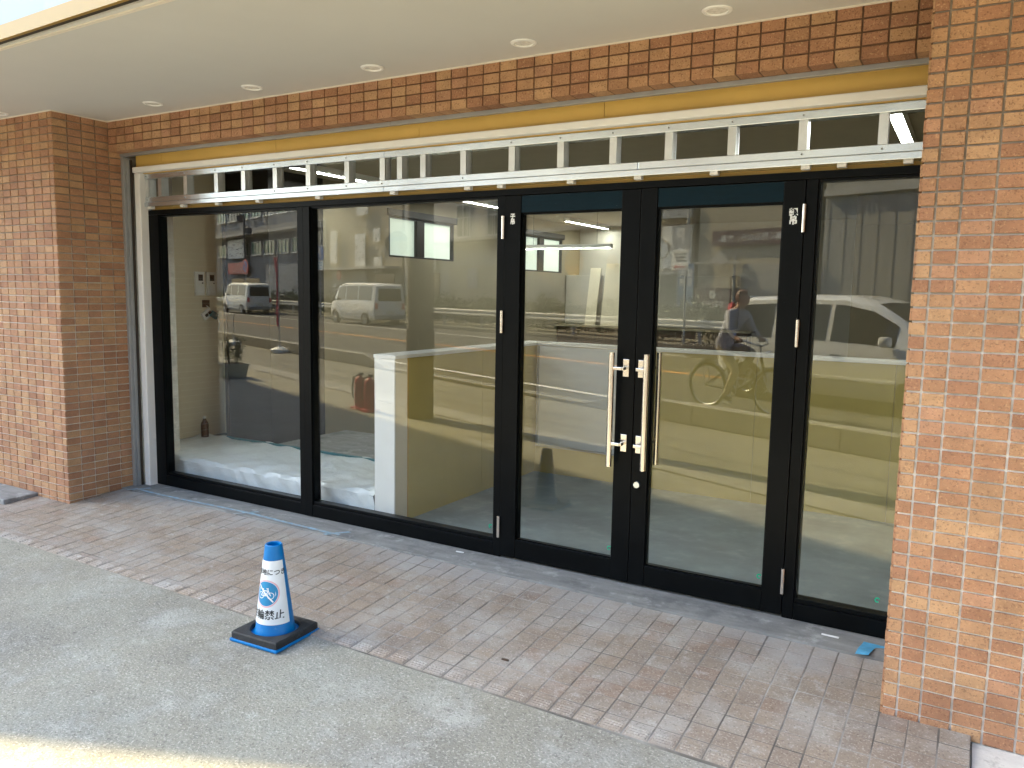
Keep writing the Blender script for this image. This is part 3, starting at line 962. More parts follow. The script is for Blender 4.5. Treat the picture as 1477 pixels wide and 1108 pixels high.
# low partition: white capped end, yellow board faces with joints
pt = thing('low_partition', 'waist high L-shaped partition with white cap and mustard yellow boards behind the glass', 'partition', (2.12, 0.2, 0), world=True)
c_ = MB()
c_.box(2.04, 2.205, 0.150, 0.162, -0.004, 1.075, 0.002)
c_.build('end_panel', 'white_paint', pt)
c_ = MB()
c_.box(2.035, 2.215, 0.146, 2.20, 1.076, 1.10, 0.003)
c_.box(2.2155, 5.748, 2.03, 2.20, 1.076, 1.10, 0.003)
c_.build('cap', 'white_paint', pt)
MB().box(2.045, 2.19, 0.163, 2.19, -0.004, 1.075).build('core', 'wall_cream', pt)
MB().box(2.19, 5.748, 2.055, 2.19, -0.004, 1.075).build('core', 'wall_cream', pt)
MB().box(2.1905, 2.2, 0.163, 0.29, -0.004, 1.075).build('edge_board', 'wall_cream', pt)
MB().box(2.1905, 2.202, 0.292, 0.298, -0.004, 1.075).build('corner_bead', 'gold', pt)
for a_, b_ in ((0.30, 1.20), (1.203, 2.05)):
    MB().box(2.1905, 2.2, a_, b_, -0.004, 1.075).build('yellow_board', 'yellow_board', pt)
for a_, b_ in ((2.2005, 3.10), (3.103, 4.02), (4.023, 4.93), (4.933, 5.748)):
    MB().box(a_, b_, 2.045, 2.0545, -0.004, 1.075).build('yellow_board', 'yellow_board', pt)
wb = thing('display_board', 'white framed display board standing against the yellow partition behind the left door', 'board', (2.6, 2.0, 0.23), world=True)
MB().box(2.235, 2.955, 2.012, 2.040, 0.23, 1.072).build('board', 'panel_white', wb)
m = MB()
m.box(2.228, 2.245, 2.000, 2.0115, 0.225, 1.0735)
m.box(2.945, 2.962, 2.000, 2.0115, 0.225, 1.0735)
m.box(2.2455, 2.9445, 2.000, 2.0115, 0.225, 0.24)
m.build('frame', 'grey_steel', wb)

# LED battens
def batten(x0, x1, y0, y1, z, lab, wires=False):
    t = thing('led_batten', lab, 'light', ((x0 + x1) / 2, (y0 + y1) / 2, z), group='linear lights inside the shop', world=True)
    hs = MB()
    hs.box(x0 - 0.006, x1 + 0.006, y0 - 0.006, y1 + 0.006, z + 0.0125, z + 0.05)
    hs.box(x0 - 0.006, x0 - 0.001, y0 - 0.006, y1 + 0.006, z - 0.002, z + 0.012)
    hs.box(x1 + 0.001, x1 + 0.006, y0 - 0.006, y1 + 0.006, z - 0.002, z + 0.012)
    hs.box(x0 - 0.0009, x1 + 0.0009, y0 - 0.006, y0 - 0.001, z - 0.002, z + 0.012)
    hs.box(x0 - 0.0009, x1 + 0.0009, y1 + 0.001, y1 + 0.006, z - 0.002, z + 0.012)
    hs.build('housing', 'white_paint', t)
    MB().box(x0, x1, y0, y1, z, z + 0.012, 0.002).build('tube', 'led', t)
    if wires:
        for f_ in (0.15, 0.85):
            w = MB()
            w.cyl((x0 + (x1 - x0) * f_, (y0 + y1) / 2, z + 0.05), (x0 + (x1 - x0) * f_, (y0 + y1) / 2, 2.499), 0.002, n=5)
            w.build('hanger', 'wire', t)
batten(0.64, 0.71, 0.75, 1.95, 2.448, 'lit white ceiling batten seen through the transom over the second window')
batten(0.64, 0.71, 3.10, 4.40, 2.448, 'lit white ceiling batten showing at the top right corner of the second window')
batten(0.64, 0.71, 5.60, 6.90, 2.448, 'lit white ceiling batten at the back, seen at the top of the left door')
batten(4.90, 4.96, 0.70, 2.10, 2.448, 'broad lit batten seen through the last transom opening by the right pillar')
batten(2.75, 2.82, 2.95, 4.25, 2.448, 'added ceiling batten, out of view in the middle of the room, brightening the space behind the partition')  # extra lamp hidden from the camera, added to brighten the interior
batten(0.30, 1.55, 5.02, 5.07, 2.06, 'thin lit pendant batten hanging across the back of the room', True)
for i, x in enumerate((2.04, 2.68, 3.18, 3.62, 4.31, 5.02)):
    pos = ['leftmost', 'second from the left', 'third from the left', 'third from the right', 'second from the right', 'rightmost'][i]
    t = thing('black_spotlight', 'small black round ceiling spotlight behind the transom, ' + pos + ' of six', 'spotlight', (x, 0.62, 2.5), group='black spotlights behind the transom')
    MB().lathe([(0.03, -0.085), (0.045, -0.075), (0.052, -0.03), (0.052, -0.012), (0.07, -0.012), (0.07, -0.0005)], n=24).build('housing', 'black_plastic', t, True)
    MB().lathe([(0.028, -0.0865), (0.028, -0.0855)], n=18).build('lens', 'dark_gap', t, True)

# wall units by the window: intercoms, open switch box with wiring, bottle, metal strips
for i, (y0, lab) in enumerate(((0.845, 'left'), (0.965, 'right'))):
    t = thing('intercom_unit', 'small white wall intercom with dark screen, the ' + lab + ' one of the pair', 'intercom', (-0.6, y0 + 0.05, 1.45), group='pair of intercoms on the cream wall', world=True)
    MB().box(-0.5995, -0.575, y0, y0 + 0.095, 1.435, 1.645, 0.004).build('housing', 'white_paint', t)
    MB().box(-0.5745, -0.572, y0 + 0.03, y0 + 0.075, 1.565, 1.62).build('screen', 'black_plastic', t)
    MB().box(-0.5745, -0.571, y0 + 0.02, y0 + 0.085, 1.45, 1.52, 0.001).build('button_panel', 'panel_white', t)
    MB().box(-0.5745, -0.572, y0 + 0.065, y0 + 0.078, 1.54, 1.55).build('button', 'black_plastic', t)
t = thing('switch_plate', 'grey switch plate dangling on wires below a square wall hole', 'switch', (-0.55, 0.97, 1.25), world=True)
MB().box(-0.5995, -0.598, 0.925, 1.005, 1.33, 1.395).build('wall_box', 'dark_wood', t)
m = MB()
def tilt_box(c, hx, hy, hz, ang):
    R = Matrix.Rotation(ang, 3, 'X')
    b = MB().box(-hx, hx, -hy, hy, -hz, hz, 0.003)
    return [R @ Vector(p) + Vector(c) for p in b.v], b.f
m.add(*tilt_box((-0.57, 0.95, 1.27), 0.012, 0.05, 0.035, 0.6))
m.build('plate', 'panel_white', t)
m = MB()
m.add(*tilt_box((-0.552, 0.935, 1.262), 0.006, 0.015, 0.012, 0.6))
m.add(*tilt_box((-0.552, 0.968, 1.285), 0.006, 0.015, 0.012, 0.6))
m.build('switch', 'black_plastic', t)
m = MB()
m.add(*tilt_box((-0.548, 1.01, 1.262), 0.012, 0.035, 0.028, -0.5))
m.build('terminal_block', 'tape_teal', t)
m = MB()
m.tube([(-0.585, 0.96, 1.345), (-0.56, 0.975, 1.32), (-0.56, 0.99, 1.28), (-0.555, 1.05, 1.24), (-0.565, 1.085, 1.19), (-0.575, 1.07, 1.12)], 0.004, 6)
m.build('wire', 'clip_white', t)
m = MB()
b0 = Vector((-0.45, 0.80, 0.192))
t = thing('plastic_bottle', 'small dark bottle with a white cap standing by the cream wall', 'bottle', b0)
MB().lathe([(0.030, 0.0), (0.033, 0.006), (0.033, 0.11), (0.030, 0.125), (0.014, 0.155), (0.0125, 0.165)], n=20).build('body', 'bottle_brown', t, True)
MB().lathe([(0.0145, 0.1655), (0.0145, 0.185)], n=16).build('cap', 'clip_white', t, True)
m = MB()
m.add([Vector((-0.60 + dx, 0.30 + dy, 0.19)) for dx, dy in ((0.10, 0), (0.145, 0), (0.145, 0.012), (0.10, 0.012))] + [Vector((-0.59 + dx, 0.36 + dy, 0.40)) for dx, dy in ((0, 0), (0.04, 0), (0.04, 0.012), (0, 0.012))],
      [(0, 3, 2, 1), (4, 5, 6, 7), (0, 1, 5, 4), (1, 2, 6, 5), (2, 3, 7, 6), (3, 0, 4, 7)])
tag(m.build('metal_strip', 'grey_steel'), 'short grey metal strip leaning on the cream wall at the window edge', 'metal strip')
# back of the room: cabinets, leaning sheets, work table
cb = thing('wall_cabinet', 'row of plain white cabinets along the back wall of the room', 'cabinet', (0.9, 6.6, 1.0), world=True)
MB().box(0.21, 2.6, 6.55, 6.995, 1.08, 1.78).build('body', 'wall_back', cb)
for k in range(4):
    MB().box(0.225 + k * 0.595, 0.225 + k * 0.595 + 0.58, 6.53, 6.549, 1.09, 1.77, 0.003).build('cabinet_door', 'wall_back', cb)
cn = thing('dark_counter', 'dark brown work counter below the white cabinets', 'counter', (1.4, 6.5, 0), world=True)
MB().box(0.21, 2.9, 6.3, 6.52, -0.004, 1.05).build('body', 'dark_wood', cn)
MB().box(0.21, 2.95, 6.25, 6.529, 1.051, 1.077, 0.004).build('worktop', 'wall_beige', cn)
for x0, w_, h_, lab in ((0.62, 0.16, 0.80, 'narrow pale board leaning on the white cabinets'), (0.86, 0.26, 0.86, 'wide pale board leaning on the white cabinets, right of the narrow one')):
    m = MB()
    m.add([(x0, 6.34, 1.078), (x0 + w_, 6.34, 1.078), (x0 + w_, 6.355, 1.078), (x0, 6.355, 1.078), (x0, 6.50, 1.078 + h_), (x0 + w_, 6.50, 1.078 + h_), (x0 + w_, 6.515, 1.078 + h_), (x0, 6.515, 1.078 + h_)],
          [(0, 3, 2, 1), (4, 5, 6, 7), (0, 1, 5, 4), (1, 2, 6, 5), (2, 3, 7, 6), (3, 0, 4, 7)])
    tag(m.build('leaning_board', 'wall_cream'), lab, 'board')

# ================================================================== THINGS ON THE FLOOR IN FRONT
cz = -0.0882
cn = thing('traffic_cone', 'small blue traffic cone in a white no-cycle-parking sleeve with black weighted base', 'traffic cone', (2.672, -1.300, cz), rz=RAD(3))
m = MB()
m.box(-0.142, 0.142, -0.142, 0.142, 0.0, 0.014, 0.004)
m.build('flange', 'cone_blue', cn)
# black weight: square plate with a round hole
m = MB()
n = 48
out_, inn = [], []
hw = 0.138
for i in range(n):
    t = 2 * math.pi * i / n
    c, s_ = math.cos(t), math.sin(t)
    k = hw / max(abs(c), abs(s_))
    k = min(k, hw * 1.38)
    out_.append((c * k, s_ * k))
    inn.append((c * 0.108, s_ * 0.108))
vs = [(x, y, 0.0145) for x, y in out_] + [(x, y, 0.040) for x, y in out_] + [(x * 0.965, y * 0.965, 0.046) for x, y in out_] + \
     [(x * 1.03, y * 1.03, 0.046) for x, y in inn] + [(x, y, 0.042) for x, y in inn] + [(x, y, 0.0145) for x, y in inn]
fs = []
for k in range(5):
    for i in range(n):
        fs.append((k * n + i, k * n + (i + 1) % n, (k + 1) * n + (i + 1) % n, (k + 1) * n + i))
m.add(vs, fs)
m.build('weight', 'rubber', cn, True)
CZ0, CZ1, CR0, CR1 = 0.034, 0.437, 0.0895, 0.0385
def crad(z):
    return CR0 + (CR1 - CR0) * (z - CZ0) / (CZ1 - CZ0)
m = MB()
m.lathe([(0.118, 0.0142), (0.118, 0.022), (0.100, 0.028), (CR0 + 0.002, 0.030), (CR0, CZ0), (CR1, CZ1), (CR1 - 0.004, CZ1 + 0.003), (CR1 - 0.010, CZ1), (CR1 - 0.010, CZ1 - 0.06), (0.0, CZ1 - 0.061)], n=48, cap1=False)
m.build('cone_body', 'cone_blue', cn, True)
PHI0 = RAD(-77 - 3)
def on_cone(u, z, off):
    r = crad(z)
    t = PHI0 + u / r
    return ((r + off) * math.cos(t), (r + off) * math.sin(t), z)
m = MB()
na, nz = 40, 12
Z0, Z1 = 0.085, 0.372
g_ = []
for k in range(nz + 1):
    z = Z0 + (Z1 - Z0) * k / nz
    for i in range(na + 1):
        a = RAD(-84) + RAD(168) * i / na
        r = crad(z) + 0.0016
        g_.append((r * math.cos(PHI0 + a), r * math.sin(PHI0 + a), z))
m.add(g_, [(k * (na + 1) + i, k * (na + 1) + i + 1, (k + 1) * (na + 1) + i + 1, (k + 1) * (na + 1) + i) for k in range(nz) for i in range(na)])
sv = m.build('sleeve', 'sleeve', cn, True)
def cone_text(body, size, z, mt):
    vs, fs = text_mesh(body, size, 0.0, 'CENTER')
    q = MB()
    e = size * 0.020
    for k, (dx, dz) in enumerate(((0, 0), (e, 0), (-e, 0), (0, e), (0, -e))):      # heavy strokes
        q.add([on_cone(v.x + dx, z + v.y + dz, 0.0026 + 0.00008 * k) for v in vs], fs)
    q.build('lettering', mt, sv)
cone_text('私有地につき', 0.0290, 0.320, 'print_black')
cone_text('駐輪禁止', 0.045, 0.128, 'print_black')
zc_ = 0.225
def flat(polys, mt, off, name):
    q = MB()
    for vs, fs in polys:
        q.add([on_cone(x, zc_ + y, off) for x, y in vs], fs)
    q.build(name, mt, sv)
def annulus(r0, r1, n=48, cx=0, cy=0):
    vs = [(cx + r * math.cos(2 * math.pi * i / n), cy + r * math.sin(2 * math.pi * i / n)) for r in (r0, r1) for i in range(n)]
    return vs, [(i, (i + 1) % n, n + (i + 1) % n, n + i) for i in range(n)]
def bar2(x0, y0, x1, y1, w):
    d = Vector((x1 - x0, y1 - y0)).normalized()
    p = Vector((-d.y, d.x)) * w / 2
    k = 6
    vs = []
    for i in range(k + 1):
        q = Vector((x0, y0)).lerp(Vector((x1, y1)), i / k)
        vs += [(q.x + p.x, q.y + p.y), (q.x - p.x, q.y - p.y)]
    return vs, [(2 * i, 2 * i + 1, 2 * i + 3, 2 * i + 2) for i in range(k)]
flat([annulus(0.0565, 0.0615)], 'print_pink', 0.0024, 'ring_print')
dsk = [annulus(0.001, 0.017), annulus(0.017, 0.034), annulus(0.034, 0.0545)]
flat(dsk, 'print_blue', 0.0024, 'disc_print')
bk = [annulus(0.0125, 0.0155, 24, -0.024, -0.008), annulus(0.0125, 0.0155, 24, 0.023, -0.008)]
for a in ((-0.024, -0.008, -0.012, 0.014), (-0.012, 0.014, 0.012, 0.014), (0.012, 0.014, 0.023, -0.008), (-0.012, 0.014, -0.001, -0.009), (-0.001, -0.009, 0.012, 0.014),
          (-0.024, -0.008, -0.001, -0.009), (0.012, 0.014, 0.009, 0.024), (0.003, 0.024, 0.013, 0.024), (-0.012, 0.014, -0.015, 0.021), (-0.021, 0.021, -0.010, 0.021)):
    bk.append(bar2(*a, 0.0042))
flat(bk, 'sleeve', 0.0031, 'bicycle_print')
flat([bar2(-0.036, 0.036, 0.036, -0.036, 0.0065)], 'sleeve', 0.0037, 'slash_print')

# tape and scraps
tp = MB()
pts = [(0.0 + 2.05 * i / 40, -0.185 - 0.012 * math.sin(i * 0.21) + random.uniform(-0.002, 0.002)) for i in range(41)]
for i in range(40):
    (x0, y0), (x1, y1) = pts[i], pts[i + 1]
    tp.add([(x0, y0 - 0.013, -0.0052), (x1, y1 - 0.013, -0.0052), (x1, y1 + 0.013, -0.0052), (x0, y0 + 0.013, -0.0052)], [(0, 1, 2, 3)])
for x in (0.02, 1.18, 2.0):
    tp.add([(x - 0.05, -0.24, -0.0045), (x - 0.02, -0.245, -0.0045), (x + 0.08, -0.12, -0.0045), (x + 0.05, -0.115, -0.0045)], [(0, 1, 2, 3)])
tag(tp.build('masking_tape', 'tape_worn'), 'long worn pale blue masking tape line along the sill below the two windows', 'tape')
tp = MB()
vs = []
for i in range(9):
    t = i / 8
    vs += [(5.020 + 0.016 * t, -0.235 + 0.165 * t, -0.003 + 0.005 * math.sin(t * 5)), (5.072 + 0.022 * t + (0.03 if i > 6 else 0), -0.232 + 0.155 * t, -0.002 + 0.006 * math.sin(t * 4 + 1))]
tp.add(vs, [(2 * i, 2 * i + 1, 2 * i + 3, 2 * i + 2) for i in range(8)])
tag(tp.build('tape_scrap', 'tape_blue'), 'bright blue tape scrap on the sill beside the right pillar', 'tape')
for x, y, a, l_, lab in ((4.90, -0.10, -0.05, 0.075, 'white splinter at the foot of the right window frame'), (5.385, -0.92, 0.1, 0.045, 'white cigarette-sized scrap on the step by the right pillar'),
                         (2.86, -0.06, 0.1, 0.05, 'white chip on the sill near the left door jamb')):
    m = MB()
    m.box(-l_ / 2, l_ / 2, -0.005, 0.005, 0, 0.006, 0.002)
    o = tag(m.build('white_scrap', 'clip_white'), lab, 'scrap')
    o.location = (x, y, (zf(y) + 0.0035) if y < -0.22 else -0.0065)
    o.rotation_euler = (0, 0, a)
m = MB().box(-0.017, 0.017, -0.006, 0.006, 0, 0.006, 0.002)
o = tag(m.build('dark_debris', 'dark_wood'), 'tiny dark bit of debris on the tiled step', 'debris')
o.location = (3.72, -0.98, zf(-0.98) + 0.0035)

# ================================================================== STREET (seen mirrored in the glass)
def street_thing(name, label, cat, s, d, z=0.0, group=None, turn=0.0):
    """local x runs along the street, local y points back towards the shop"""
    return thing(name, label, cat, st(s, d, z), ST_ANG + turn, group)
GZ = -0.128
RZ = -0.138
# raised kerb with a dropped stretch in front of the shop
kr = tag(street_thing('kerb', None, None, 0, 6.42, GZ), kind='structure')
kb = MB().prism([(0.10, 0.0), (0.10, 0.25), (0.085, 0.265), (-0.07, 0.265), (-0.11, 0.23), (-0.11, 0.0)], 'x', -0.495, 0.495).mesh('kerb_block', 'kerb')
kl = MB().prism([(0.10, 0.0), (0.10, 0.05), (-0.09, 0.06), (-0.11, 0.04), (-0.11, 0.0)], 'x', -0.495, 0.495).mesh('kerb_block', 'kerb')
def ramp_mesh(sg):
    m = MB()
    hi, lo = (0.265, 0.05)
    a, b = (hi, lo) if sg > 0 else (lo, hi)
    m.add([(-0.495, 0.1, 0), (0.495, 0.1, 0), (0.495, -0.11, 0), (-0.495, -0.11, 0), (-0.495, 0.1, a), (0.495, 0.1, b), (0.495, -0.11, b - 0.01), (-0.495, -0.11, a - 0.01)],
          [(0, 3, 2, 1), (4, 5, 6, 7), (0, 1, 5, 4), (1, 2, 6, 5), (2, 3, 7, 6), (3, 0, 4, 7)])
    return m.mesh('kerb_block', 'kerb')
rk = {1: ramp_mesh(1), -1: ramp_mesh(-1)}
for i in range(-60, 30):
    me = kb
    if i == -9:
        me = rk[1]
    elif -9 < i < -2:
        me = kl
    elif i == -2:
        me = rk[-1]
    o = bpy.data.objects.new('kerb_block', me)
    COL.objects.link(o)
    o.parent = kr
    o.location = (i + 0.5, 0, 0)

# guard rail on the far side
gr = street_thing('guard_rail', 'pale grey corrugated guard rail along the far edge of the road', 'guard rail', 0, 17.9, 0.0)
prof = [(0.0, 0.50), (0.035, 0.53), (0.035, 0.575), (0.0, 0.61), (0.0, 0.65), (0.035, 0.69), (0.035, 0.735), (0.0, 0.77)]
for k in range(10):
    m = MB()
    x0, x1 = -62 + k * 7.0, -62 + k * 7.0 + 6.99
    n = len(prof)
    vs = [(x0, y, z) for y, z in prof] + [(x1, y, z) for y, z in prof] + [(x0, y - 0.006, z) for y, z in prof] + [(x1, y - 0.006, z) for y, z in prof]
    fs = [(i, i + 1, n + i + 1, n + i) for i in range(n - 1)] + [(2 * n + i, 3 * n + i, 3 * n + i + 1, 2 * n + i + 1) for i in range(n - 1)]
    m.add(vs, fs)
    m.build('beam', 'galvanised', gr, True)
po = MB().cyl((0, -0.09, 0.0), (0, -0.09, 0.80), 0.06, n=12).mesh('post', 'galvanised', True)
for k in range(25):
    o = bpy.data.objects.new('post', po)
    COL.objects.link(o)
    o.parent = gr
    o.location = (-61.5 + k * 2.9, 0, 0)

# clipped hedge: thousands of leaf faces
hg = MB()
rnd = random.Random(3)
for k in range(26000):
    s = rnd.uniform(-58, 4)
    d = 18.75 + rnd.gauss(0, 0.20)
    top = 1.12 + 0.14 * math.sin(s * 1.7) + 0.10 * math.sin(s * 4.3 + 1) + 0.06 * math.sin(s * 9.1)
    z = top * (rnd.random() ** 0.55)
    if rnd.random() < 0.03:
        z = top + rnd.uniform(0, 0.22)
    r = rnd.uniform(0.05, 0.10)
    n = Vector((rnd.gauss(0, 1), rnd.gauss(0, 1), rnd.gauss(0.5, 1))).normalized()
    a = n.orthogonal().normalized()
    a = Matrix.Rotation(rnd.uniform(0, 6.28), 3, n) @ a
    b = n.cross(a) * 0.55
    c = st(s, d, z)
    hg.add([c - a * r, c - b * r + n * r * 0.15, c + a * r, c + b * r + n * r * 0.15], [(0, 1, 2, 3)])
ho = hg.build('hedge_leaves', 'leaf')
tag(ho, 'dark green hedge behind the far guard rail', 'hedge', kind='stuff')

# ---------------------------------------------------------------- vehicles
def loft_car(root, stations, paint, windows, glass_front, glass_rear, wheels, wr, W):
    """stations: (x, z_bottom, z_belt, z_top, half_width, half_width_top)"""
    def sec(s):
        x, zb, zs, zt, w, wt = s
        h = zs - zb
        return [(x, 0.0, zb), (x, w * 0.88, zb), (x, w * 0.965, zb + 0.10 * h), (x, w, zb + 0.42 * h), (x, w * 0.995, zb + 0.72 * h), (x, w * 0.955, zs),
                (x, wt, max(zs, zt - 0.07)), (x, wt * 0.90, zt - 0.02), (x, wt * 0.55, zt), (x, 0.0, zt + 0.01)]
    secs = [sec(s) for s in stations]
    k = len(secs[0])
    for sg in (1,):
        m = MB()
        full = []
        for q in secs:
            full.append(q + [(p[0], -p[1], p[2]) for p in q[-2:0:-1]])
        kk = len(full[0])
        vs = [p for q in full for p in q]
        fs = []
        for i in range(len(full) - 1):
            for j in range(kk):
                fs.append((i * kk + j, (i + 1) * kk + j, (i + 1) * kk + (j + 1) % kk, i * kk + (j + 1) % kk))
        fs.append(tuple(range(kk)))
        fs.append(tuple(range((len(full) - 1) * kk, len(full) * kk))[::-1])
        m.add(vs, fs)
        body = m.build('body', paint, root, True)
    def at_x(x):
        for i in range(len(stations) - 1):
            a, b = stations[i], stations[i + 1]
            if min(a[0], b[0]) <= x <= max(a[0], b[0]):
                t = (x - a[0]) / (b[0] - a[0])
                return tuple(a[j] + (b[j] - a[j]) * t for j in range(6))
        return stations[-1]
    def side_patch(x0, x1, t0, t1, sgn, n=10):
        m = MB()
        vs = []
        for i in range(n + 1):
            s = at_x(x0 + (x1 - x0) * i / n)
            q = sec(s)
            a, b = Vector(q[5]), Vector(q[6])
            for t in (t0, (t0 + t1) / 2, t1):
                p = a.lerp(b, t)
                vs.append((p.x, sgn * (p.y + 0.006), p.z))
        f = [(3 * i + j, 3 * i + 3 + j, 3 * i + 4 + j, 3 * i + 1 + j) for i in range(n) for j in range(2)]
        m.add(vs, f)
        return m
    for x0, x1 in windows:
        for sgn in (1, -1):
            side_patch(x0, x1, 0.10, 0.90, sgn).build('side_window', 'car_glass', root)
    for nm, (xa, xb) in (('windscreen', glass_front), ('rear_window', glass_rear)):
        m = MB()
        vs = []
        for i in range(9):
            s = at_x(xa + (xb - xa) * i / 8)
            q = sec(s)
            for w in (-0.92, -0.5, 0, 0.5, 0.92):
                hw = q[7][1]
                off = 0.012
                vs.append((q[7][0] + (off if xb < xa or nm == 'windscreen' else -off), hw * w, q[8][2] + 0.004 - 0.03 * abs(w) ** 3))
        m.add(vs, [(5 * i + j, 5 * i + 5 + j, 5 * i + 6 + j, 5 * i + 1 + j) for i in range(8) for j in range(4)])
        m.build(nm, 'car_glass', root, True)
    for x in wheels:
        for sgn in (1, -1):
            yw = W / 2 * sgn
            m = MB()
            prof = [(wr * 0.62, -0.095), (wr * 0.93, -0.10), (wr, -0.07), (wr, 0.07), (wr * 0.93, 0.10), (wr * 0.62, 0.095)]
            n = 28
            vs = []
            for r, o in prof:
                for i in range(n):
                    t = 2 * math.pi * i / n
                    vs.append((x + r * math.cos(t), yw - sgn * 0.085 + o, wr + r * math.sin(t)))
            fs = [(a * n + i, a * n + (i + 1) % n, (a + 1) * n + (i + 1) % n, (a + 1) * n + i) for a in range(len(prof) - 1) for i in range(n)]
            m.add(vs, fs)
            wh = m.build('wheel', 'tyre', root, True)
            r_ = MB()
            yo = yw + sgn * 0.004
            r_.disc((x, yo - sgn * 0.035, wr), (0, 1, 0), wr * 0.63, 0.012, 28)
            for q in range(6):
                t = 2 * math.pi * q / 6
                r_.tube([(x, yo, wr), (x + wr * 0.58 * math.cos(t), yo - sgn * 0.008, wr + wr * 0.58 * math.sin(t))], 0.022, 6)
            r_.ring((x, yo - sgn * 0.01, wr), (0, 1, 0), wr * 0.60, 0.016, 28, 6)
            r_.build('rim', 'rim', wh, True)
            a_ = MB()
            a_.disc((x, yw - sgn * 0.015, wr * 1.02), (0, sgn, 0), wr * 1.17, 0.011, 32)
            a_.build('wheel_arch', 'dark_gap', root)
    return body, at_x, sec

# silver minivan passing in the near lane
car = street_thing('minivan', 'silver minivan driving past behind the cyclist, mirrored in the right door', 'car', 0.1, 10.15, RZ)
stn = [(-2.10, 0.35, 0.88, 0.92, 0.74, 0.66), (-2.05, 0.28, 0.92, 1.28, 0.80, 0.64), (-1.90, 0.24, 0.94, 1.56, 0.84, 0.66), (-1.55, 0.21, 0.95, 1.66, 0.86, 0.67), (-0.8, 0.20, 0.96, 1.70, 0.865, 0.675),
       (0.1, 0.20, 0.95, 1.69, 0.865, 0.675), (0.55, 0.20, 0.945, 1.60, 0.865, 0.665), (0.95, 0.20, 0.94, 1.36, 0.86, 0.66), (1.30, 0.21, 0.93, 1.09, 0.855, 0.70), (1.42, 0.21, 0.92, 1.02, 0.85, 0.72), (1.85, 0.22, 0.86, 0.93, 0.83, 0.70),
       (2.10, 0.24, 0.74, 0.80, 0.78, 0.62), (2.22, 0.30, 0.60, 0.64, 0.66, 0.50)]
loft_car(car, stn, 'car_silver', [(-1.75, -1.05), (-0.97, -0.12), (-0.04, 0.92)], (0.30, 1.33), (-1.93, -2.06), (-1.42, 1.38), 0.315, 1.72)
for sgn in (1, -1):
    m = MB()
    m.add([(-2.12, sgn * 0.66, 0.98), (-1.98, sgn * 0.815, 0.98), (-1.88, sgn * 0.70, 1.56), (-2.03, sgn * 0.62, 1.52), (-2.10, sgn * 0.60, 0.98), (-1.92, sgn * 0.79, 0.98), (-1.84, sgn * 0.66, 1.52), (-1.95, sgn * 0.60, 1.50)],
          [(0, 1, 2, 3), (4, 7, 6, 5), (0, 4, 5, 1), (1, 5, 6, 2), (2, 6, 7, 3), (3, 7, 4, 0)])
    m.build('tail_lamp', 'lamp_red', car)
    m = MB()
    m.box(1.93, 2.15, sgn * 0.60 - 0.12, sgn * 0.60 + 0.12, 0.66, 0.80, 0.03)
    m.build('headlight', 'lamp_clear', car, True)
    m = MB()
    m.box(0.78, 0.92, sgn * 0.93 - 0.10, sgn * 0.93 + 0.10, 0.98, 1.13, 0.045)
    m.build('door_mirror', 'car_silver', car, True)
    for x in (-0.85, 0.0):
        MB().box(x, x + 0.16, sgn * 0.868 - 0.012, sgn * 0.868 + 0.012, 0.80, 0.835, 0.005).build('door_handle', 'bike_metal', car)
    m = MB()
    m.box(-1.0, 1.0, sgn * 0.868 - 0.008, sgn * 0.868 + 0.008, 0.46, 0.51, 0.004)
    m.build('side_moulding', 'car_silver', car)
MB().box(-1.98, -1.72, -0.52, 0.52, 1.63, 1.665, 0.01).build('roof_spoiler', 'car_silver', car)
MB().box(-2.0, -1.981, -0.42, 0.42, 1.637, 1.66).build('high_brake_lamp', 'lamp_red', car)
MB().box(-2.15, -2.12, -0.18, 0.18, 0.62, 0.74).build('number_plate', 'plate', car)

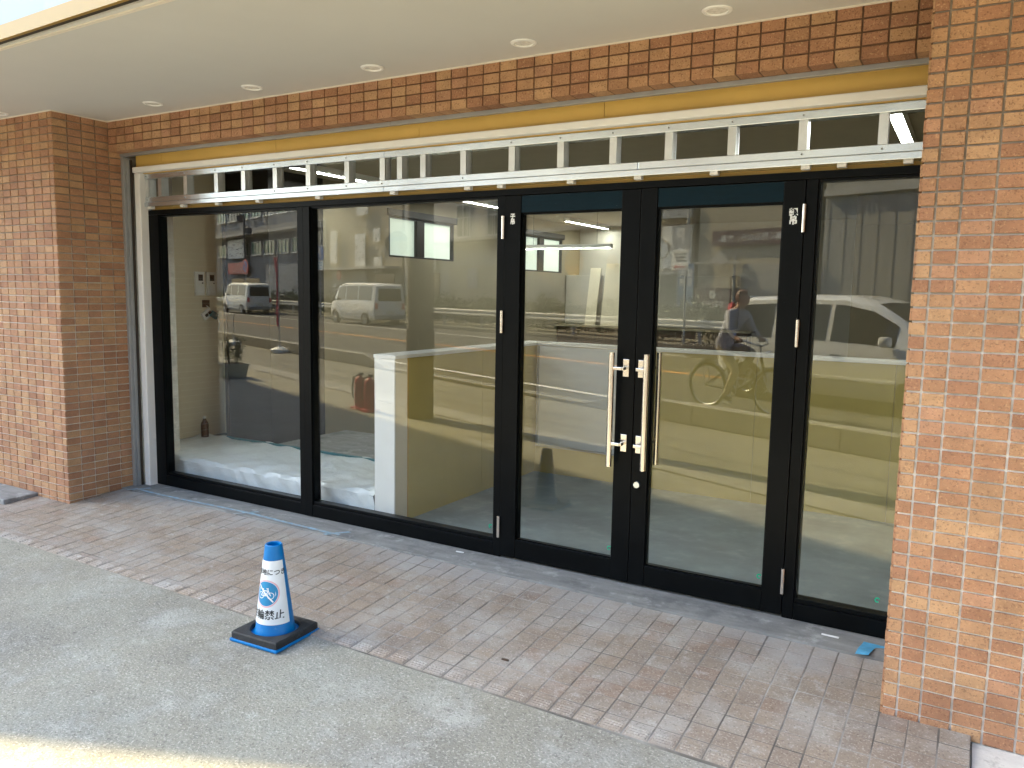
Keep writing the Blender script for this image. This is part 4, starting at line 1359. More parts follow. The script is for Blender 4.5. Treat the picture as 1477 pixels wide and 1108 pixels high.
# white delivery vans parked on the far side, nose to the left
def van(s, d, label):
    v = street_thing('delivery_van', label, 'van', s, d, RZ, group='white vans parked across the street', turn=math.pi)
    stn = [(-2.35, 0.40, 1.05, 1.10, 0.78, 0.66), (-2.33, 0.30, 1.08, 1.86, 0.83, 0.70), (-2.15, 0.27, 1.10, 1.97, 0.85, 0.72), (-1.0, 0.26, 1.10, 2.00, 0.85, 0.73), (0.9, 0.26, 1.10, 2.00, 0.85, 0.73),
           (1.45, 0.26, 1.10, 1.90, 0.85, 0.72), (1.80, 0.26, 1.09, 1.50, 0.845, 0.72), (2.10, 0.27, 1.06, 1.14, 0.835, 0.74), (2.26, 0.28, 0.90, 0.96, 0.80, 0.70), (2.36, 0.32, 0.66, 0.70, 0.72, 0.60)]
    loft_car(v, stn, 'van_white', [(-2.05, -0.75), (-0.65, 0.55), (0.65, 1.72)], (1.22, 2.10), (-2.22, -2.34), (-1.45, 1.70), 0.32, 1.70)
    m = MB()
    m.add([(-2.352, -0.62, 1.16), (-2.352, 0.62, 1.16), (-2.345, 0.58, 1.74), (-2.345, -0.58, 1.74)], [(0, 1, 2, 3)])
    m.build('tailgate_window', 'car_glass', v)
    for sgn in (1, -1):
        MB().box(-2.39, -2.32, sgn * 0.70 - 0.07, sgn * 0.70 + 0.07, 0.78, 1.06, 0.01).build('tail_lamp', 'lamp_red', v)
        MB().box(2.22, 2.36, sgn * 0.62 - 0.12, sgn * 0.62 + 0.12, 0.66, 0.84, 0.02).build('headlight', 'lamp_clear', v)
        MB().box(1.62, 1.74, sgn * 0.95 - 0.09, sgn * 0.95 + 0.09, 1.10, 1.30, 0.03).build('door_mirror', 'black_plastic', v)
        MB().box(-0.62, -0.50, sgn * 0.858 - 0.01, sgn * 0.858 + 0.01, 0.92, 0.96).build('door_handle', 'black_plastic', v)
    MB().box(-2.40, -2.36, -0.20, 0.20, 0.55, 0.70).build('number_plate', 'plate', v)
    MB().box(-2.42, -2.30, -0.80, 0.80, 0.32, 0.50, 0.02).build('bumper', 'pole_grey', v)
    return v
van(-28.6, 16.55, 'white delivery van mirrored in the second window, seen side on')
van(-45.6, 16.6, 'white delivery van mirrored in the first window, seen from behind')

# ---------------------------------------------------------------- cyclist
bx = street_thing('bicycle', 'black city bicycle with a rear basket ridden along the near edge of the road', 'bicycle', -0.47, 7.92, RZ)
for nm, x in (('rear', -0.56), ('front', 0.56)):
    m = MB().ring((x, 0, 0.335), (0, 1, 0), 0.316, 0.019, 40, 8)
    w = m.build('wheel', 'tyre', bx, True)
    m = MB().ring((x, 0, 0.335), (0, 1, 0), 0.294, 0.010, 40, 6)
    m.cyl((x, -0.035, 0.335), (x, 0.035, 0.335), 0.020, n=10)
    m.build('rim', 'bike_metal', w, True)
    m = MB()
    for k in range(20):
        t = 2 * math.pi * k / 20
        m.tube([(x, 0.02 * (-1) ** k, 0.335), (x + 0.29 * math.cos(t), 0, 0.335 + 0.29 * math.sin(t))], 0.0016, 4)
    o = m.build('spokes', 'bike_metal', w)
    o['kind'] = 'stuff'
    m = MB()
    pts = [(x + 0.352 * math.cos(t), 0, 0.335 + 0.352 * math.sin(t)) for t in [RAD(20 if nm == 'front' else 15) + i * RAD(145 if nm == 'front' else 175) / 14 for i in range(15)]]
    m.tube(pts, 0.016, 6)
    m.build('mudguard', 'bike_metal', bx, True)
m = MB()
hd_, bb, stt = (0.36, 0, 0.72), (-0.10, 0, 0.30), (-0.24, 0, 0.72)
m.tube([(0.40, 0, 0.60), (0.15, 0, 0.42), bb], 0.022, 8)
m.tube([bb, stt], 0.017, 8)
for y in (0.05, -0.05):
    m.tube([bb, (-0.56, y, 0.335)], 0.010, 6)
    m.tube([(-0.21, 0, 0.62), (-0.56, y, 0.335)], 0.009, 6)
m.tube([(0.41, 0, 0.58), (0.34, 0, 0.82)], 0.021, 8)
m.build('frame', 'bike_paint', bx, True)
m = MB()
for y in (0.05, -0.05):
    m.tube([(0.42, y * 0.6, 0.56), (0.45, y, 0.50), (0.56, y, 0.335)], 0.012, 6)
m.build('fork', 'bike_metal', bx, True)
m = MB()
m.tube([(0.34, 0, 0.82), (0.32, 0, 0.97)], 0.013, 6)
m.tube([(0.12, 0.29, 1.02), (0.24, 0.26, 1.04), (0.34, 0.14, 0.99), (0.34, 0, 0.97), (0.34, -0.14, 0.99), (0.24, -0.26, 1.04), (0.12, -0.29, 1.02)], 0.011, 8)
m.build('handlebar', 'bike_metal', bx, True)
for sg in (1, -1):
    MB().tube([(0.215, sg * 0.268, 1.036), (0.09, sg * 0.292, 1.016)], 0.017, 8).build('grip', 'rubber', bx, True)
MB().cyl((0.44, 0, 0.86), (0.50, 0, 0.86), 0.045, 0.05, 14).build('headlamp', 'bike_metal', bx, True)
m = MB().tube([(-0.24, 0, 0.72), (-0.27, 0, 0.84)], 0.013, 6)
m.build('seat_post', 'bike_metal', bx)
m = MB()
m.add([(-0.42, -0.10, 0.87), (-0.42, 0.10, 0.87), (-0.30, 0.09, 0.88), (-0.12, 0.025, 0.865), (-0.12, -0.025, 0.865), (-0.30, -0.09, 0.88), (-0.42, -0.08, 0.82), (-0.42, 0.08, 0.82), (-0.12, 0.02, 0.83), (-0.12, -0.02, 0.83)],
      [(0, 5, 2, 1), (5, 4, 3, 2), (0, 1, 7, 6), (1, 2, 3, 8, 7), (0, 6, 9, 4, 5), (3, 4, 9, 8), (6, 7, 8, 9)])
m.build('saddle', 'rubber', bx, True)
bk_ = MB()
bx0, bx1, by, bz0, bz1 = -0.88, -0.50, 0.16, 0.72, 0.94
for z in (bz0, (bz0 + bz1) / 2, bz1):
    bk_.tube([(bx0, -by, z), (bx1, -by, z), (bx1, by, z), (bx0, by, z)], 0.006, 5, True)
for i in range(9):
    x = bx0 + (bx1 - bx0) * i / 8
    for y in (-by, by):
        bk_.tube([(x, y, bz0), (x, y, bz1)], 0.004, 4)
for i in range(8):
    y = -by + 2 * by * i / 7
    for x in (bx0, bx1):
        bk_.tube([(x, y, bz0), (x, y, bz1)], 0.004, 4)
bk_.box(bx0, bx1, -by, by, bz0 - 0.004, bz0 + 0.004)
o = bk_.build('basket', 'bike_paint', bx)
o['kind'] = 'stuff'
m = MB()
for y in (0.06, -0.06):
    m.tube([(-0.56, y, 0.335), (-0.62, y, 0.70)], 0.006, 5)
m.tube([(-0.28, 0, 0.70), (-0.86, 0, 0.71)], 0.010, 6)
m.build('rack', 'bike_metal', bx)
m = MB().ring((-0.10, 0.05, 0.30), (0, 1, 0), 0.085, 0.010, 24, 6)
m.tube([(-0.10, 0.06, 0.30), (-0.10, 0.09, 0.14)], 0.010, 6)
m.tube([(-0.10, -0.06, 0.30), (-0.10, -0.09, 0.46)], 0.010, 6)
m.box(-0.15, -0.05, 0.08, 0.17, 0.125, 0.15)
m.box(-0.15, -0.05, -0.17, -0.08, 0.455, 0.48)
m.build('crank', 'bike_metal', bx)

# rider: one skinned body, then hair
def person_mesh():
    V, E, R = [], [], []
    def v(p, r, par=None):
        V.append(p)
        R.append(r)
        if par is not None:
            E.append((par, len(V) - 1))
        return len(V) - 1
    pel = v((-0.29, 0, 0.96), (0.155, 0.125))
    wst = v((-0.24, 0, 1.10), (0.145, 0.115), pel)
    ch = v((-0.15, 0, 1.29), (0.165, 0.125), wst)
    up = v((-0.09, 0, 1.42), (0.13, 0.10), ch)
    nk = v((-0.05, 0, 1.49), (0.055, 0.055), up)
    jw = v((-0.01, 0, 1.555), (0.072, 0.078), nk)
    hm = v((0.0, 0, 1.625), (0.082, 0.098), jw)
    v((-0.005, 0, 1.69), (0.070, 0.085), hm)
    v((0.105, 0, 1.595), (0.014, 0.014), v((0.085, 0, 1.60), (0.02, 0.02), hm))
    for sg in (1, -1):
        v((-0.005, sg * 0.092, 1.61), (0.016, 0.02), hm)
        sh_ = v((-0.08, sg * 0.18, 1.40), (0.072, 0.072), up)
        el = v((0.00, sg * 0.27, 1.17), (0.055, 0.055), sh_)
        wr_ = v((0.125, sg * 0.285, 1.055), (0.036, 0.036), el)
        pm_ = v((0.165, sg * 0.282, 1.055), (0.036, 0.024), wr_)
        for k in range(4):
            y = sg * (0.310 - 0.021 * k)
            a = v((0.188 + 0.004 * (k in (1, 2)), y, 1.060), (0.010, 0.010), pm_)
            b = v((0.198, y, 1.040), (0.009, 0.009), a)
            v((0.185, y, 1.018), (0.008, 0.008), b)
        t1 = v((0.155, sg * 0.248, 1.040), (0.011, 0.011), pm_)
        v((0.175, sg * 0.236, 1.022), (0.009, 0.009), t1)
    # legs: near one (towards the shop, +y) stretched down, far one bent up
    for sg, kn, an, to in ((1, (0.02, 0.13, 0.60), (-0.13, 0.13, 0.25), (-0.02, 0.13, 0.185)), (-1, (0.12, -0.13, 0.86), (-0.06, -0.13, 0.56), (0.05, -0.13, 0.515))):
        hp = v((-0.26, sg * 0.10, 0.92), (0.105, 0.10), pel)
        th = v(tuple((a + b) / 2 for a, b in zip((-0.26, sg * 0.10, 0.92), kn)), (0.088, 0.088), hp)
        k_ = v(kn, (0.066, 0.066), th)
        cf = v(tuple(a + (b - a) * 0.4 for a, b in zip(kn, an)), (0.062, 0.062), k_)
        a_ = v(an, (0.045, 0.045), cf)
        hl = v((an[0] - 0.02, an[1], an[2] - 0.06), (0.042, 0.040), a_)
        v(to, (0.036, 0.030), hl)
    me = bpy.data.meshes.new('person')
    me.from_pydata(V, E, [])
    ob = bpy.data.objects.new('person_src', me)
    COL.objects.link(ob)
    sk = ob.modifiers.new('skin', 'SKIN')
    sk.use_smooth_shade = True
    sb_ = ob.modifiers.new('sub', 'SUBSURF')
    sb_.levels = sb_.render_levels = 2
    for i, r in enumerate(R):
        me.skin_vertices[0].data[i].radius = r
        me.skin_vertices[0].data[i].use_root = (i == 0)
    dg = bpy.context.evaluated_depsgraph_get()
    dg.update()
    out = bpy.data.meshes.new_from_object(ob.evaluated_get(dg))
    bpy.data.objects.remove(ob)
    return out
pme = person_mesh()
pme.name = 'person'
for nm in ('jacket', 'trousers', 'skin', 'shoe'):
    pme.materials.append(M[nm])
off_ = len(pme.materials) - 4
for p in pme.polygons:
    c = p.center
    i = 0
    if c.z > 1.475 and abs(c.y) < 0.13:
        i = 2
    elif c.x > 0.115 and abs(c.y) > 0.2 and c.z > 1.0:
        i = 2
    elif c.z < 0.235 or (c.y < -0.05 and c.z < 0.535 and c.x > -0.15 and c.z > 0.45):
        i = 3
    elif c.z < 0.93 or (c.x > -0.02 and c.z < 0.97 and abs(c.y) < 0.22):
        i = 1
    p.material_index = off_ + i
    p.use_smooth = True
per = bpy.data.objects.new('person', pme)
COL.objects.link(per)
per.location = bx.location
per.rotation_euler = bx.rotation_euler
tag(per, 'cyclist in grey jacket and beige trousers riding past, both hands on the handlebar', 'person')
m = MB()
na, nb = 16, 9
vs = []
for j in range(nb):
    ph = RAD(-25 + 115 * j / (nb - 1))
    for i in range(na):
        th = 2 * math.pi * i / na
        front = math.cos(th)
        rr = 1.0 + 0.04 * math.sin(5 * th + 3 * ph)
        if front > 0.35 and ph < RAD(35):
            rr = 0.72
        vs.append((-0.012 + 0.108 * rr * math.cos(ph) * math.cos(th), 0.098 * rr * math.cos(ph) * math.sin(th), 1.64 + 0.115 * math.sin(ph)))
m.add(vs, [(j * na + i, j * na + (i + 1) % na, (j + 1) * na + (i + 1) % na, (j + 1) * na + i) for j in range(nb - 1) for i in range(na)])
m.build('hair', 'hair', per, True)

# ---------------------------------------------------------------- pavement things on the shop side
up_ = street_thing('utility_pole', 'thick dark brown utility pole on the pavement, mirrored in the second window', 'utility pole', -2.28, 3.68, -0.125)
MB().cyl((0, 0, 0), (0, 0, 10.5), 0.175, 0.13, 24).build('shaft', 'pole_concrete', up_, True)
MB().cyl((0, 0, 0.80), (0, 0, 1.15), 0.182, 0.180, 24).build('notice_wrap', 'dark_wood', up_, True)
for k in range(6):
    MB().cyl((-0.14 if k % 2 else 0.14, 0, 2.4 + k * 0.45), (-0.28 if k % 2 else 0.28, 0, 2.4 + k * 0.45), 0.010, n=6).build('step_bolt', 'pole_grey', up_)
MB().box(-0.9, 0.9, -0.05, 0.05, 9.3, 9.4).build('crossarm', 'pole_grey', up_)
MB().tube([(-0.18, 0.1, 2.05), (0.16, 0.12, 0.95)], 0.006, 5).build('guy_wire', 'galvanised', up_)
MB().tube([(-0.10, -0.05, 2.15), (-0.32, -0.08, 2.18), (-0.50, -0.06, 2.22)], 0.014, 6).build('mirror_arm', 'pole_grey', up_)
m = MB()
mo_ = [( -0.54, 0.02, 2.25)]
m.ring(mo_[0], (0.55, 0.8, 0.0), 0.17, 0.014, 28, 8)
m.build('mirror_rim', 'pole_grey', up_, True)
m = MB()
ax = Vector((0.55, 0.8, 0)).normalized()
for j in range(5):
    pass
a = ax.orthogonal().normalized()
b = ax.cross(a)
vs = []
for j in range(6):
    r = 0.165 * j / 5
    for i in range(24):
        t = 2 * math.pi * i / 24
        q = Vector(mo_[0]) + a * (r * math.cos(t)) + b * (r * math.sin(t)) + ax * (0.03 * (1 - (j / 5) ** 2))
        vs.append(q)
m.add(vs, [(j * 24 + i, j * 24 + (i + 1) % 24, (j + 1) * 24 + (i + 1) % 24, (j + 1) * 24 + i) for j in range(5) for i in range(24)])
m.build('convex_mirror', 'mirror_glass', up_, True)
# overhead wires along the street; their thin shadows cross the sunny pavement
for k, (d, z, lab) in enumerate(((3.35, 7.4, 'lowest'), (3.70, 8.2, 'second lowest'), (4.55, 9.0, 'middle'), (4.75, 9.3, 'second highest'), (5.3, 9.6, 'highest'))):
    m = MB()
    m.tube([tuple(st(s, d, z + 0.0006 * (s + 2) ** 2)) for s in range(-70, 61, 6)], 0.016, 5)
    tag(m.build('overhead_wire', 'wire'), lab + ' of the black overhead wires strung along the street', 'wire', 'overhead wires')
# red fire extinguishers on a stand
for k, s in enumerate((-3.33, -3.05)):
    t = street_thing('fire_extinguisher', ('left' if k == 0 else 'right') + ' one of two red fire extinguishers on the pavement, mirrored in the second window', 'extinguisher', s, 3.36, -0.125, group='pair of fire extinguishers')
    MB().lathe([(0.07, 0.05), (0.075, 0.07), (0.075, 0.38), (0.06, 0.43), (0.025, 0.46), (0.022, 0.48)], n=20).build('tank', 'red_paint', t, True)
    MB().box(-0.015, 0.09, -0.012, 0.012, 0.482, 0.515).build('lever', 'black_plastic', t)
    MB().tube([(-0.02, 0, 0.48), (-0.12, 0.03, 0.45), (-0.13, 0.05, 0.28), (-0.09, 0.06, 0.16)], 0.012, 6).build('hose', 'black_plastic', t)
    MB().box(-0.10, 0.10, -0.10, 0.10, 0.0, 0.048, 0.01).build('stand', 'red_paint', t)
# planter with a leafy plant
pp = street_thing('planter', 'square grey-green planter with a bushy plant on the pavement, mirrored in the first window', 'planter', -8.05, 3.20, -0.125)
pp.scale = (0.72, 0.72, 0.72)
m = MB()
m.add([(-0.24, -0.24, 0), (0.24, -0.24, 0), (0.24, 0.24, 0), (-0.24, 0.24, 0), (-0.30, -0.30, 0.33), (0.30, -0.30, 0.33), (0.30, 0.30, 0.33), (-0.30, 0.30, 0.33)],
      [(0, 3, 2, 1), (0, 1, 5, 4), (1, 2, 6, 5), (2, 3, 7, 6), (3, 0, 4, 7), (4, 5, 6, 7)])
m.build('pot', 'planter', pp)
m = MB()
for a_, b_, c_, d_ in ((-0.32, 0.32, -0.32, -0.28), (-0.32, 0.32, 0.28, 0.32), (-0.32, -0.28, -0.279, 0.279), (0.28, 0.32, -0.279, 0.279)):
    m.box(a_, b_, c_, d_, 0.33, 0.37)
m.build('rim', 'planter', pp)
MB().box(-0.278, 0.278, -0.278, 0.278, 0.331, 0.345).build('soil', 'soil', pp)
lf, stm = MB(), MB()
rnd = random.Random(5)
for k in range(16):
    a = rnd.uniform(0, 6.28)
    tip = Vector((0.35 * math.cos(a) * rnd.uniform(0.3, 1), 0.35 * math.sin(a) * rnd.uniform(0.3, 1), rnd.uniform(0.7, 1.05)))
    base = Vector((0.1 * math.cos(a), 0.1 * math.sin(a), 0.345))
    stm.tube([base, base.lerp(tip, 0.5) + Vector((0, 0, 0.06)), tip], 0.006, 5)
    for q in range(26):
        t = rnd.uniform(0.25, 1)
        c = base.lerp(tip, t) + Vector((rnd.gauss(0, 0.05), rnd.gauss(0, 0.05), rnd.gauss(0, 0.04)))
        n = Vector((rnd.gauss(0, 1), rnd.gauss(0, 1), rnd.gauss(0.6, 1))).normalized()
        u_ = n.orthogonal().normalized()
        u_ = Matrix.Rotation(rnd.uniform(0, 6.28), 3, n) @ u_
        w_ = n.cross(u_) * 0.4
        r = rnd.uniform(0.03, 0.055)
        lf.add([c - u_ * r, c - w_ * r, c + u_ * r, c + w_ * r], [(0, 1, 2, 3)])
o = stm.build('stems', 'bark', pp)
o['kind'] = 'stuff'
o = lf.build('leaves', 'leaf', pp)
o['kind'] = 'stuff'
# banner flags on poles with white water bases
def nobori(s, d, lab, furl):
    t = street_thing('banner_flag', lab, 'banner flag', s, d, -0.126, group='pink banner flags on the pavement')
    MB().lathe([(0.0, 0.0), (0.22, 0.0), (0.23, 0.03), (0.22, 0.09), (0.12, 0.14), (0.05, 0.16), (0.04, 0.20)], n=26, cap0=False).build('base', 'white_paint', t, True)
    MB().cyl((0, 0, 0.16), (0, 0, 2.55 if furl else 0.9), 0.014, n=10).build('pole', 'galvanised', t)
    if not furl:
        return
    MB().cyl((-0.30, 0, 2.45), (0.02, 0, 2.45), 0.009, n=8).build('arm', 'galvanised', t)
    m = MB()
    nx, nz = 10, 26
    vs = []
    for j in range(nz + 1):
        z = 2.43 - 1.75 * j / nz
        w = 0.30 if not furl else 0.10 + 0.16 * max(0, 1 - j / 7)
        for i in range(nx + 1):
            u = i / nx
            vs.append((-0.02 - w * u, 0.03 * math.sin(u * 9 + j * 0.25) * (1 if furl else 0.5), z))
    m.add(vs, [(j * (nx + 1) + i, j * (nx + 1) + i + 1, (j + 1) * (nx + 1) + i + 1, (j + 1) * (nx + 1) + i) for j in range(nz) for i in range(nx)])
    fl = m.build('flag', 'flag_pink', t, True)
nobori(-13.2, 6.1, 'furled pink banner flag on a white base by the kerb, mirrored in the first window', True)
nobori(-16.4, 6.0, 'bare flagpole in a white base by the kerb, no flag on it', False)

# ---------------------------------------------------------------- signs on the far side
def sign_face(mb_parent, x, z, w, h, y, mt, name='face'):
    return MB().box(x - w / 2, x + w / 2, y - 0.02, y, z - h / 2, z + h / 2).build(name, mt, mb_parent)
def words(par, body, size, x, y, z, mt, bold=0.0, vertical=False, spacing=1.0):
    """lettering that reads from the road; local +y faces the shop, so right is -x"""
    m = MB()
    text_on(m, '\n'.join(body) if vertical else body, size, (x, y + 0.004, z), (-1, 0, 0), (0, 0, 1), bold, spacing, 0.82 if vertical else 1.0)
    return m.build('lettering', mt, par)
t = street_thing('parking_sign', 'blue parking sign with white P over a text plate, mirrored in the second window', 'sign', -35.9, 17.4, 0)
MB().cyl((0, -0.05, 0), (0, -0.05, 4.0), 0.04, n=10).build('post', 'galvanised', t)
sign_face(t, 0, 3.55, 1.1, 0.75, 0, 'sign_blue')
words(t, 'P', 0.80, 0, 0, 3.55, 'line_white', 0.015)
sign_face(t, 0, 2.85, 0.95, 0.52, 0, 'sign_face', 'text_plate')
for k in range(3):
    MB().box(-0.36, 0.36, 0.001, 0.006, 2.98 - 0.15 * k, 3.04 - 0.15 * k).build('text_line', 'print_blue', t)
t = street_thing('parking_sign', 'grey parking sign with white P and a red arrow plate, mirrored in the right door', 'sign', -9.95, 17.7, 0)
MB().cyl((0.22, -0.05, 0), (0.22, -0.05, 4.4), 0.045, n=10).build('post', 'galvanised', t)
sign_face(t, 0, 3.32, 0.72, 0.70, 0, 'sign_grey')
words(t, 'P', 0.68, 0, 0, 3.32, 'line_white', 0.015)
sign_face(t, -0.02, 2.62, 0.66, 0.62, 0, 'sign_face', 'text_plate')
for k in range(3):
    MB().box(-0.25 + 0.04 * k, 0.22, 0.001, 0.006, 2.78 - 0.10 * k, 2.82 - 0.10 * k).build('text_line', 'print_black', t)
m = MB()
m.prism([(-0.28, 2.40), (-0.16, 2.46), (-0.16, 2.42), (0.22, 2.42), (0.22, 2.38), (-0.16, 2.38), (-0.16, 2.34)], 'y', 0.001, 0.006)
m.build('arrow', 'lamp_red', t)
t = street_thing('no_parking_sign', 'round blue and red no parking sign on a grey pole, mirrored in the first window', 'sign', -48.6, 17.6, 0)
MB().cyl((0, -0.05, 0), (0, -0.05, 3.4), 0.04, n=10).build('post', 'galvanised', t)
MB().disc((0, -0.02, 3.0), (0, 1, 0), 0.52, 0.02, 32).build('face', 'lamp_red', t)
MB().disc((0, 0.001, 3.0), (0, 1, 0), 0.41, 0.004, 32).build('disc', 'sign_blue', t)
m = MB()
m.add([(-0.34, 0.008, 3.26), (-0.26, 0.008, 3.34), (0.34, 0.008, 2.74), (0.26, 0.008, 2.66), (-0.34, 0.006, 3.26), (-0.26, 0.006, 3.34), (0.34, 0.006, 2.74), (0.26, 0.006, 2.66)],
      [(0, 1, 2, 3), (4, 7, 6, 5), (0, 4, 5, 1), (1, 5, 6, 2), (2, 6, 7, 3), (3, 7, 4, 0)])
m.build('slash', 'lamp_red', t)
t = street_thing('street_lamp', 'dark street lamp with two hanging lanterns, mirrored high in the first window', 'street lamp', -51.5, 18.6, 0)
MB().cyl((0, 0, 0), (0, 0, 7.2), 0.09, 0.06, 14).build('post', 'roof_dark', t)
for sg, z in ((-1, 6.6), (1, 5.6)):
    MB().tube([(0, 0, z + 0.2), (sg * 0.5, 0, z + 0.45), (sg * 0.9, 0, z + 0.35)], 0.03, 8).build('arm', 'roof_dark', t)
    MB().lathe([(0.10, -0.32), (0.22, -0.25), (0.24, 0.12), (0.30, 0.16), (0.05, 0.34)], (sg * 0.9, 0, z), 12).build('lantern', 'roof_dark', t)

# ================================================================== BUILDINGS ACROSS THE STREET
def building(name, label, s0, s1, d0, depth, h, mt, roof='roof_dark', parapet=0.4):
    t = street_thing(name, label, 'building', (s0 + s1) / 2, d0, -0.02)
    t['s0'] = (s0 + s1) / 2
    hw = (s1 - s0) / 2
    MB().box(-hw, hw, -depth, 0, 0, h).build('wall', mt, t)
    MB().box(-hw - 0.12, hw + 0.12, -depth - 0.1, 0.12, h + 0.001, h + parapet).build('roof', roof, t)
    return t
def win(t, x, z, w, h, pane='win_dark', frame='win_frame', split=2, sill=True):
    o = MB()
    f = 0.05
    o.box(x - w / 2 - f, x + w / 2 + f, 0.001, 0.06, z - h / 2 - f, z - h / 2)
    o.box(x - w / 2 - f, x + w / 2 + f, 0.001, 0.06, z + h / 2, z + h / 2 + f)
    o.box(x - w / 2 - f, x - w / 2, 0.001, 0.06, z - h / 2, z + h / 2)
    o.box(x + w / 2, x + w / 2 + f, 0.001, 0.06, z - h / 2, z + h / 2)
    for k in range(1, split):
        xx = x - w / 2 + w * k / split
        o.box(xx - 0.025, xx + 0.025, 0.001, 0.055, z - h / 2, z + h / 2)
    wo = o.build('window', frame, t)
    MB().box(x - w / 2, x + w / 2, 0.0015, 0.012, z - h / 2, z + h / 2).build('pane', pane, wo)
    if sill:
        MB().box(x - w / 2 - 0.1, x + w / 2 + 0.1, 0.0015, 0.14, z - h / 2 - f - 0.06, z - h / 2 - f).build('sill', frame, wo)
    return wo
def panel(t, x, z, w, h, mt, y0=0.002, y1=0.05, name='sign_panel'):
    return MB().box(x - w / 2, x + w / 2, y0, y1, z - h / 2, z + h / 2).build(name, mt, t)
def strokes(par, x, z, w, h, y, mt, n, seed, cols=1):
    """dark strokes of a sign too small to read"""
    r = random.Random(seed)
    m = MB()
    for k in range(n):
        cx = x + r.uniform(-w, w) * 0.42
        cz_ = z + r.uniform(-h, h) * 0.42
        if r.random() < 0.5:
            m.box(cx - w * 0.07, cx + w * 0.07, y, y + 0.006, cz_ - h * 0.008 - 0.008, cz_ + h * 0.008 + 0.008)
        else:
            m.box(cx - w * 0.012 - 0.006, cx + w * 0.012 + 0.006, y, y + 0.006, cz_ - h * 0.05, cz_ + h * 0.05)
    o = m.build('lettering', mt, par)
    o['kind'] = 'stuff'
    return o
D0 = 20.6
# --- grey block with green-lit windows (first window)
s_c = -61.0
t = building('office_block', 'grey office block with green tinted windows, mirrored in the first window', -78, -44.2, D0, 12, 13, 'bldg_grey')
for k in range(12):
    win(t, -15 + k * 2.7, 4.6, 2.0, 0.9, 'win_green', split=3)
    win(t, -15 + k * 2.7, 7.6, 2.0, 1.2, 'win_green' if k % 3 else 'win_dark', split=3)
    win(t, -15 + k * 2.7, 10.6, 2.0, 1.2, 'win_dark', split=3)
MB().box(-16.8, 16.8, 0.002, 1.1, 5.55, 5.72).build('canopy', 'bldg_light', t)
p = panel(t, 3.0, 4.65, 4.2, 1.5, 'sign_face', 0.3, 0.36)
strokes(p, 3.0, 4.65, 4.2, 1.5, 0.361, 'print_black', 26, 4)
p = panel(t, 3.2, 3.1, 4.6, 0.9, 'red_paint', 0.3, 0.36)
strokes(p, 3.2, 3.1, 4.0, 0.8, 0.361, 'line_white', 14, 9)
panel(t, 12.2, 2.0, 7.4, 2.6, 'shutter', 0.002, 0.06, 'shutter')
panel(t, 4.0, 1.2, 6.4, 2.2, 'win_dark', 0.002, 0.06, 'shop_window')
# --- beige house with hanging signs (second window, left)
t = building('beige_house', 'beige three storey house hung with white vertical signs, mirrored in the second window', -43.9, -32.2, D0, 11, 11.5, 'bldg_beige')
for x in (-4.4, -1.2, 4.2):
    win(t, x, 7.8, 1.6, 1.3)
    win(t, x, 10.2, 1.6, 1.2)
win(t, -4.6, 5.2, 1.3, 1.6)
for i, (sx, z, w, h, n) in enumerate(((-36.8, 3.9, 1.25, 1.9, 22), (-34.7, 4.7, 0.75, 0.75, 9), (-36.5, 6.35, 1.4, 0.8, 12), (-34.6, 3.0, 0.9, 0.9, 8), (-40.4, 4.2, 0.9, 2.0, 12))):
    p = panel(t, sx + 38.05, z, w, h, 'sign_face', 0.15, 0.22)
    strokes(p, sx + 38.05, z, w, h, 0.221, 'print_black', n, 20 + i)
panel(t, -0.5, 1.4, 4.8, 2.5, 'shutter', 0.002, 0.06, 'shutter')
panel(t, 4.0, 1.3, 2.2, 2.4, 'win_dark', 0.002, 0.06, 'shop_window')
MB().box(-5.6, 5.6, 0.002, 0.9, 2.75, 2.9).build('awning', 'bldg_light', t)
MB().disc((-1.4, 0.3, 2.45), (0, 1, 0), 0.32, 0.05, 24).build('round_sign', 'lamp_red', t)
# --- pale house (second window, right)
t = building('pale_house', 'pale grey house with balcony and clapboards, mirrored in the second window', -31.9, -22.0, D0, 11, 10.5, 'bldg_light')
for x in (-3.0, 0.8, 3.4):
    win(t, x, 5.0, 1.1, 1.5)
    win(t, x, 8.3, 1.1, 1.4)
for k in range(9):
    MB().box(-0.4, 4.6, 0.002, 0.03 + 0.004 * (k % 2), 0.3 + 0.28 * k, 0.565 + 0.28 * k).build('clapboard', 'bldg_cream', t)
panel(t, -2.6, 1.3, 2.6, 2.4, 'win_dark', 0.002, 0.06, 'shop_window')
p = panel(t, -1.9, 3.3, 0.95, 1.25, 'sign_face', 0.2, 0.27)
strokes(p, -1.9, 3.3, 0.95, 1.25, 0.271, 'print_black', 12, 31)
p = panel(t, 1.7, 2.2, 0.8, 1.0, 'sign_grey', 0.05, 0.1)
strokes(p, 1.7, 2.2, 0.8, 1.0, 0.101, 'line_white', 7, 33)
MB().box(-4.7, 4.7, 0.002, 0.8, 3.95, 4.08).build('balcony_floor', 'bldg_grey', t)
for k in range(24):
    MB().cyl((-4.6 + k * 0.4, 0.75, 4.08), (-4.6 + k * 0.4, 0.75, 5.0), 0.015, n=6).build('baluster', 'win_frame', t)
MB().box(-4.7, 4.7, 0.72, 0.78, 5.001, 5.05).build('handrail', 'win_frame', t)
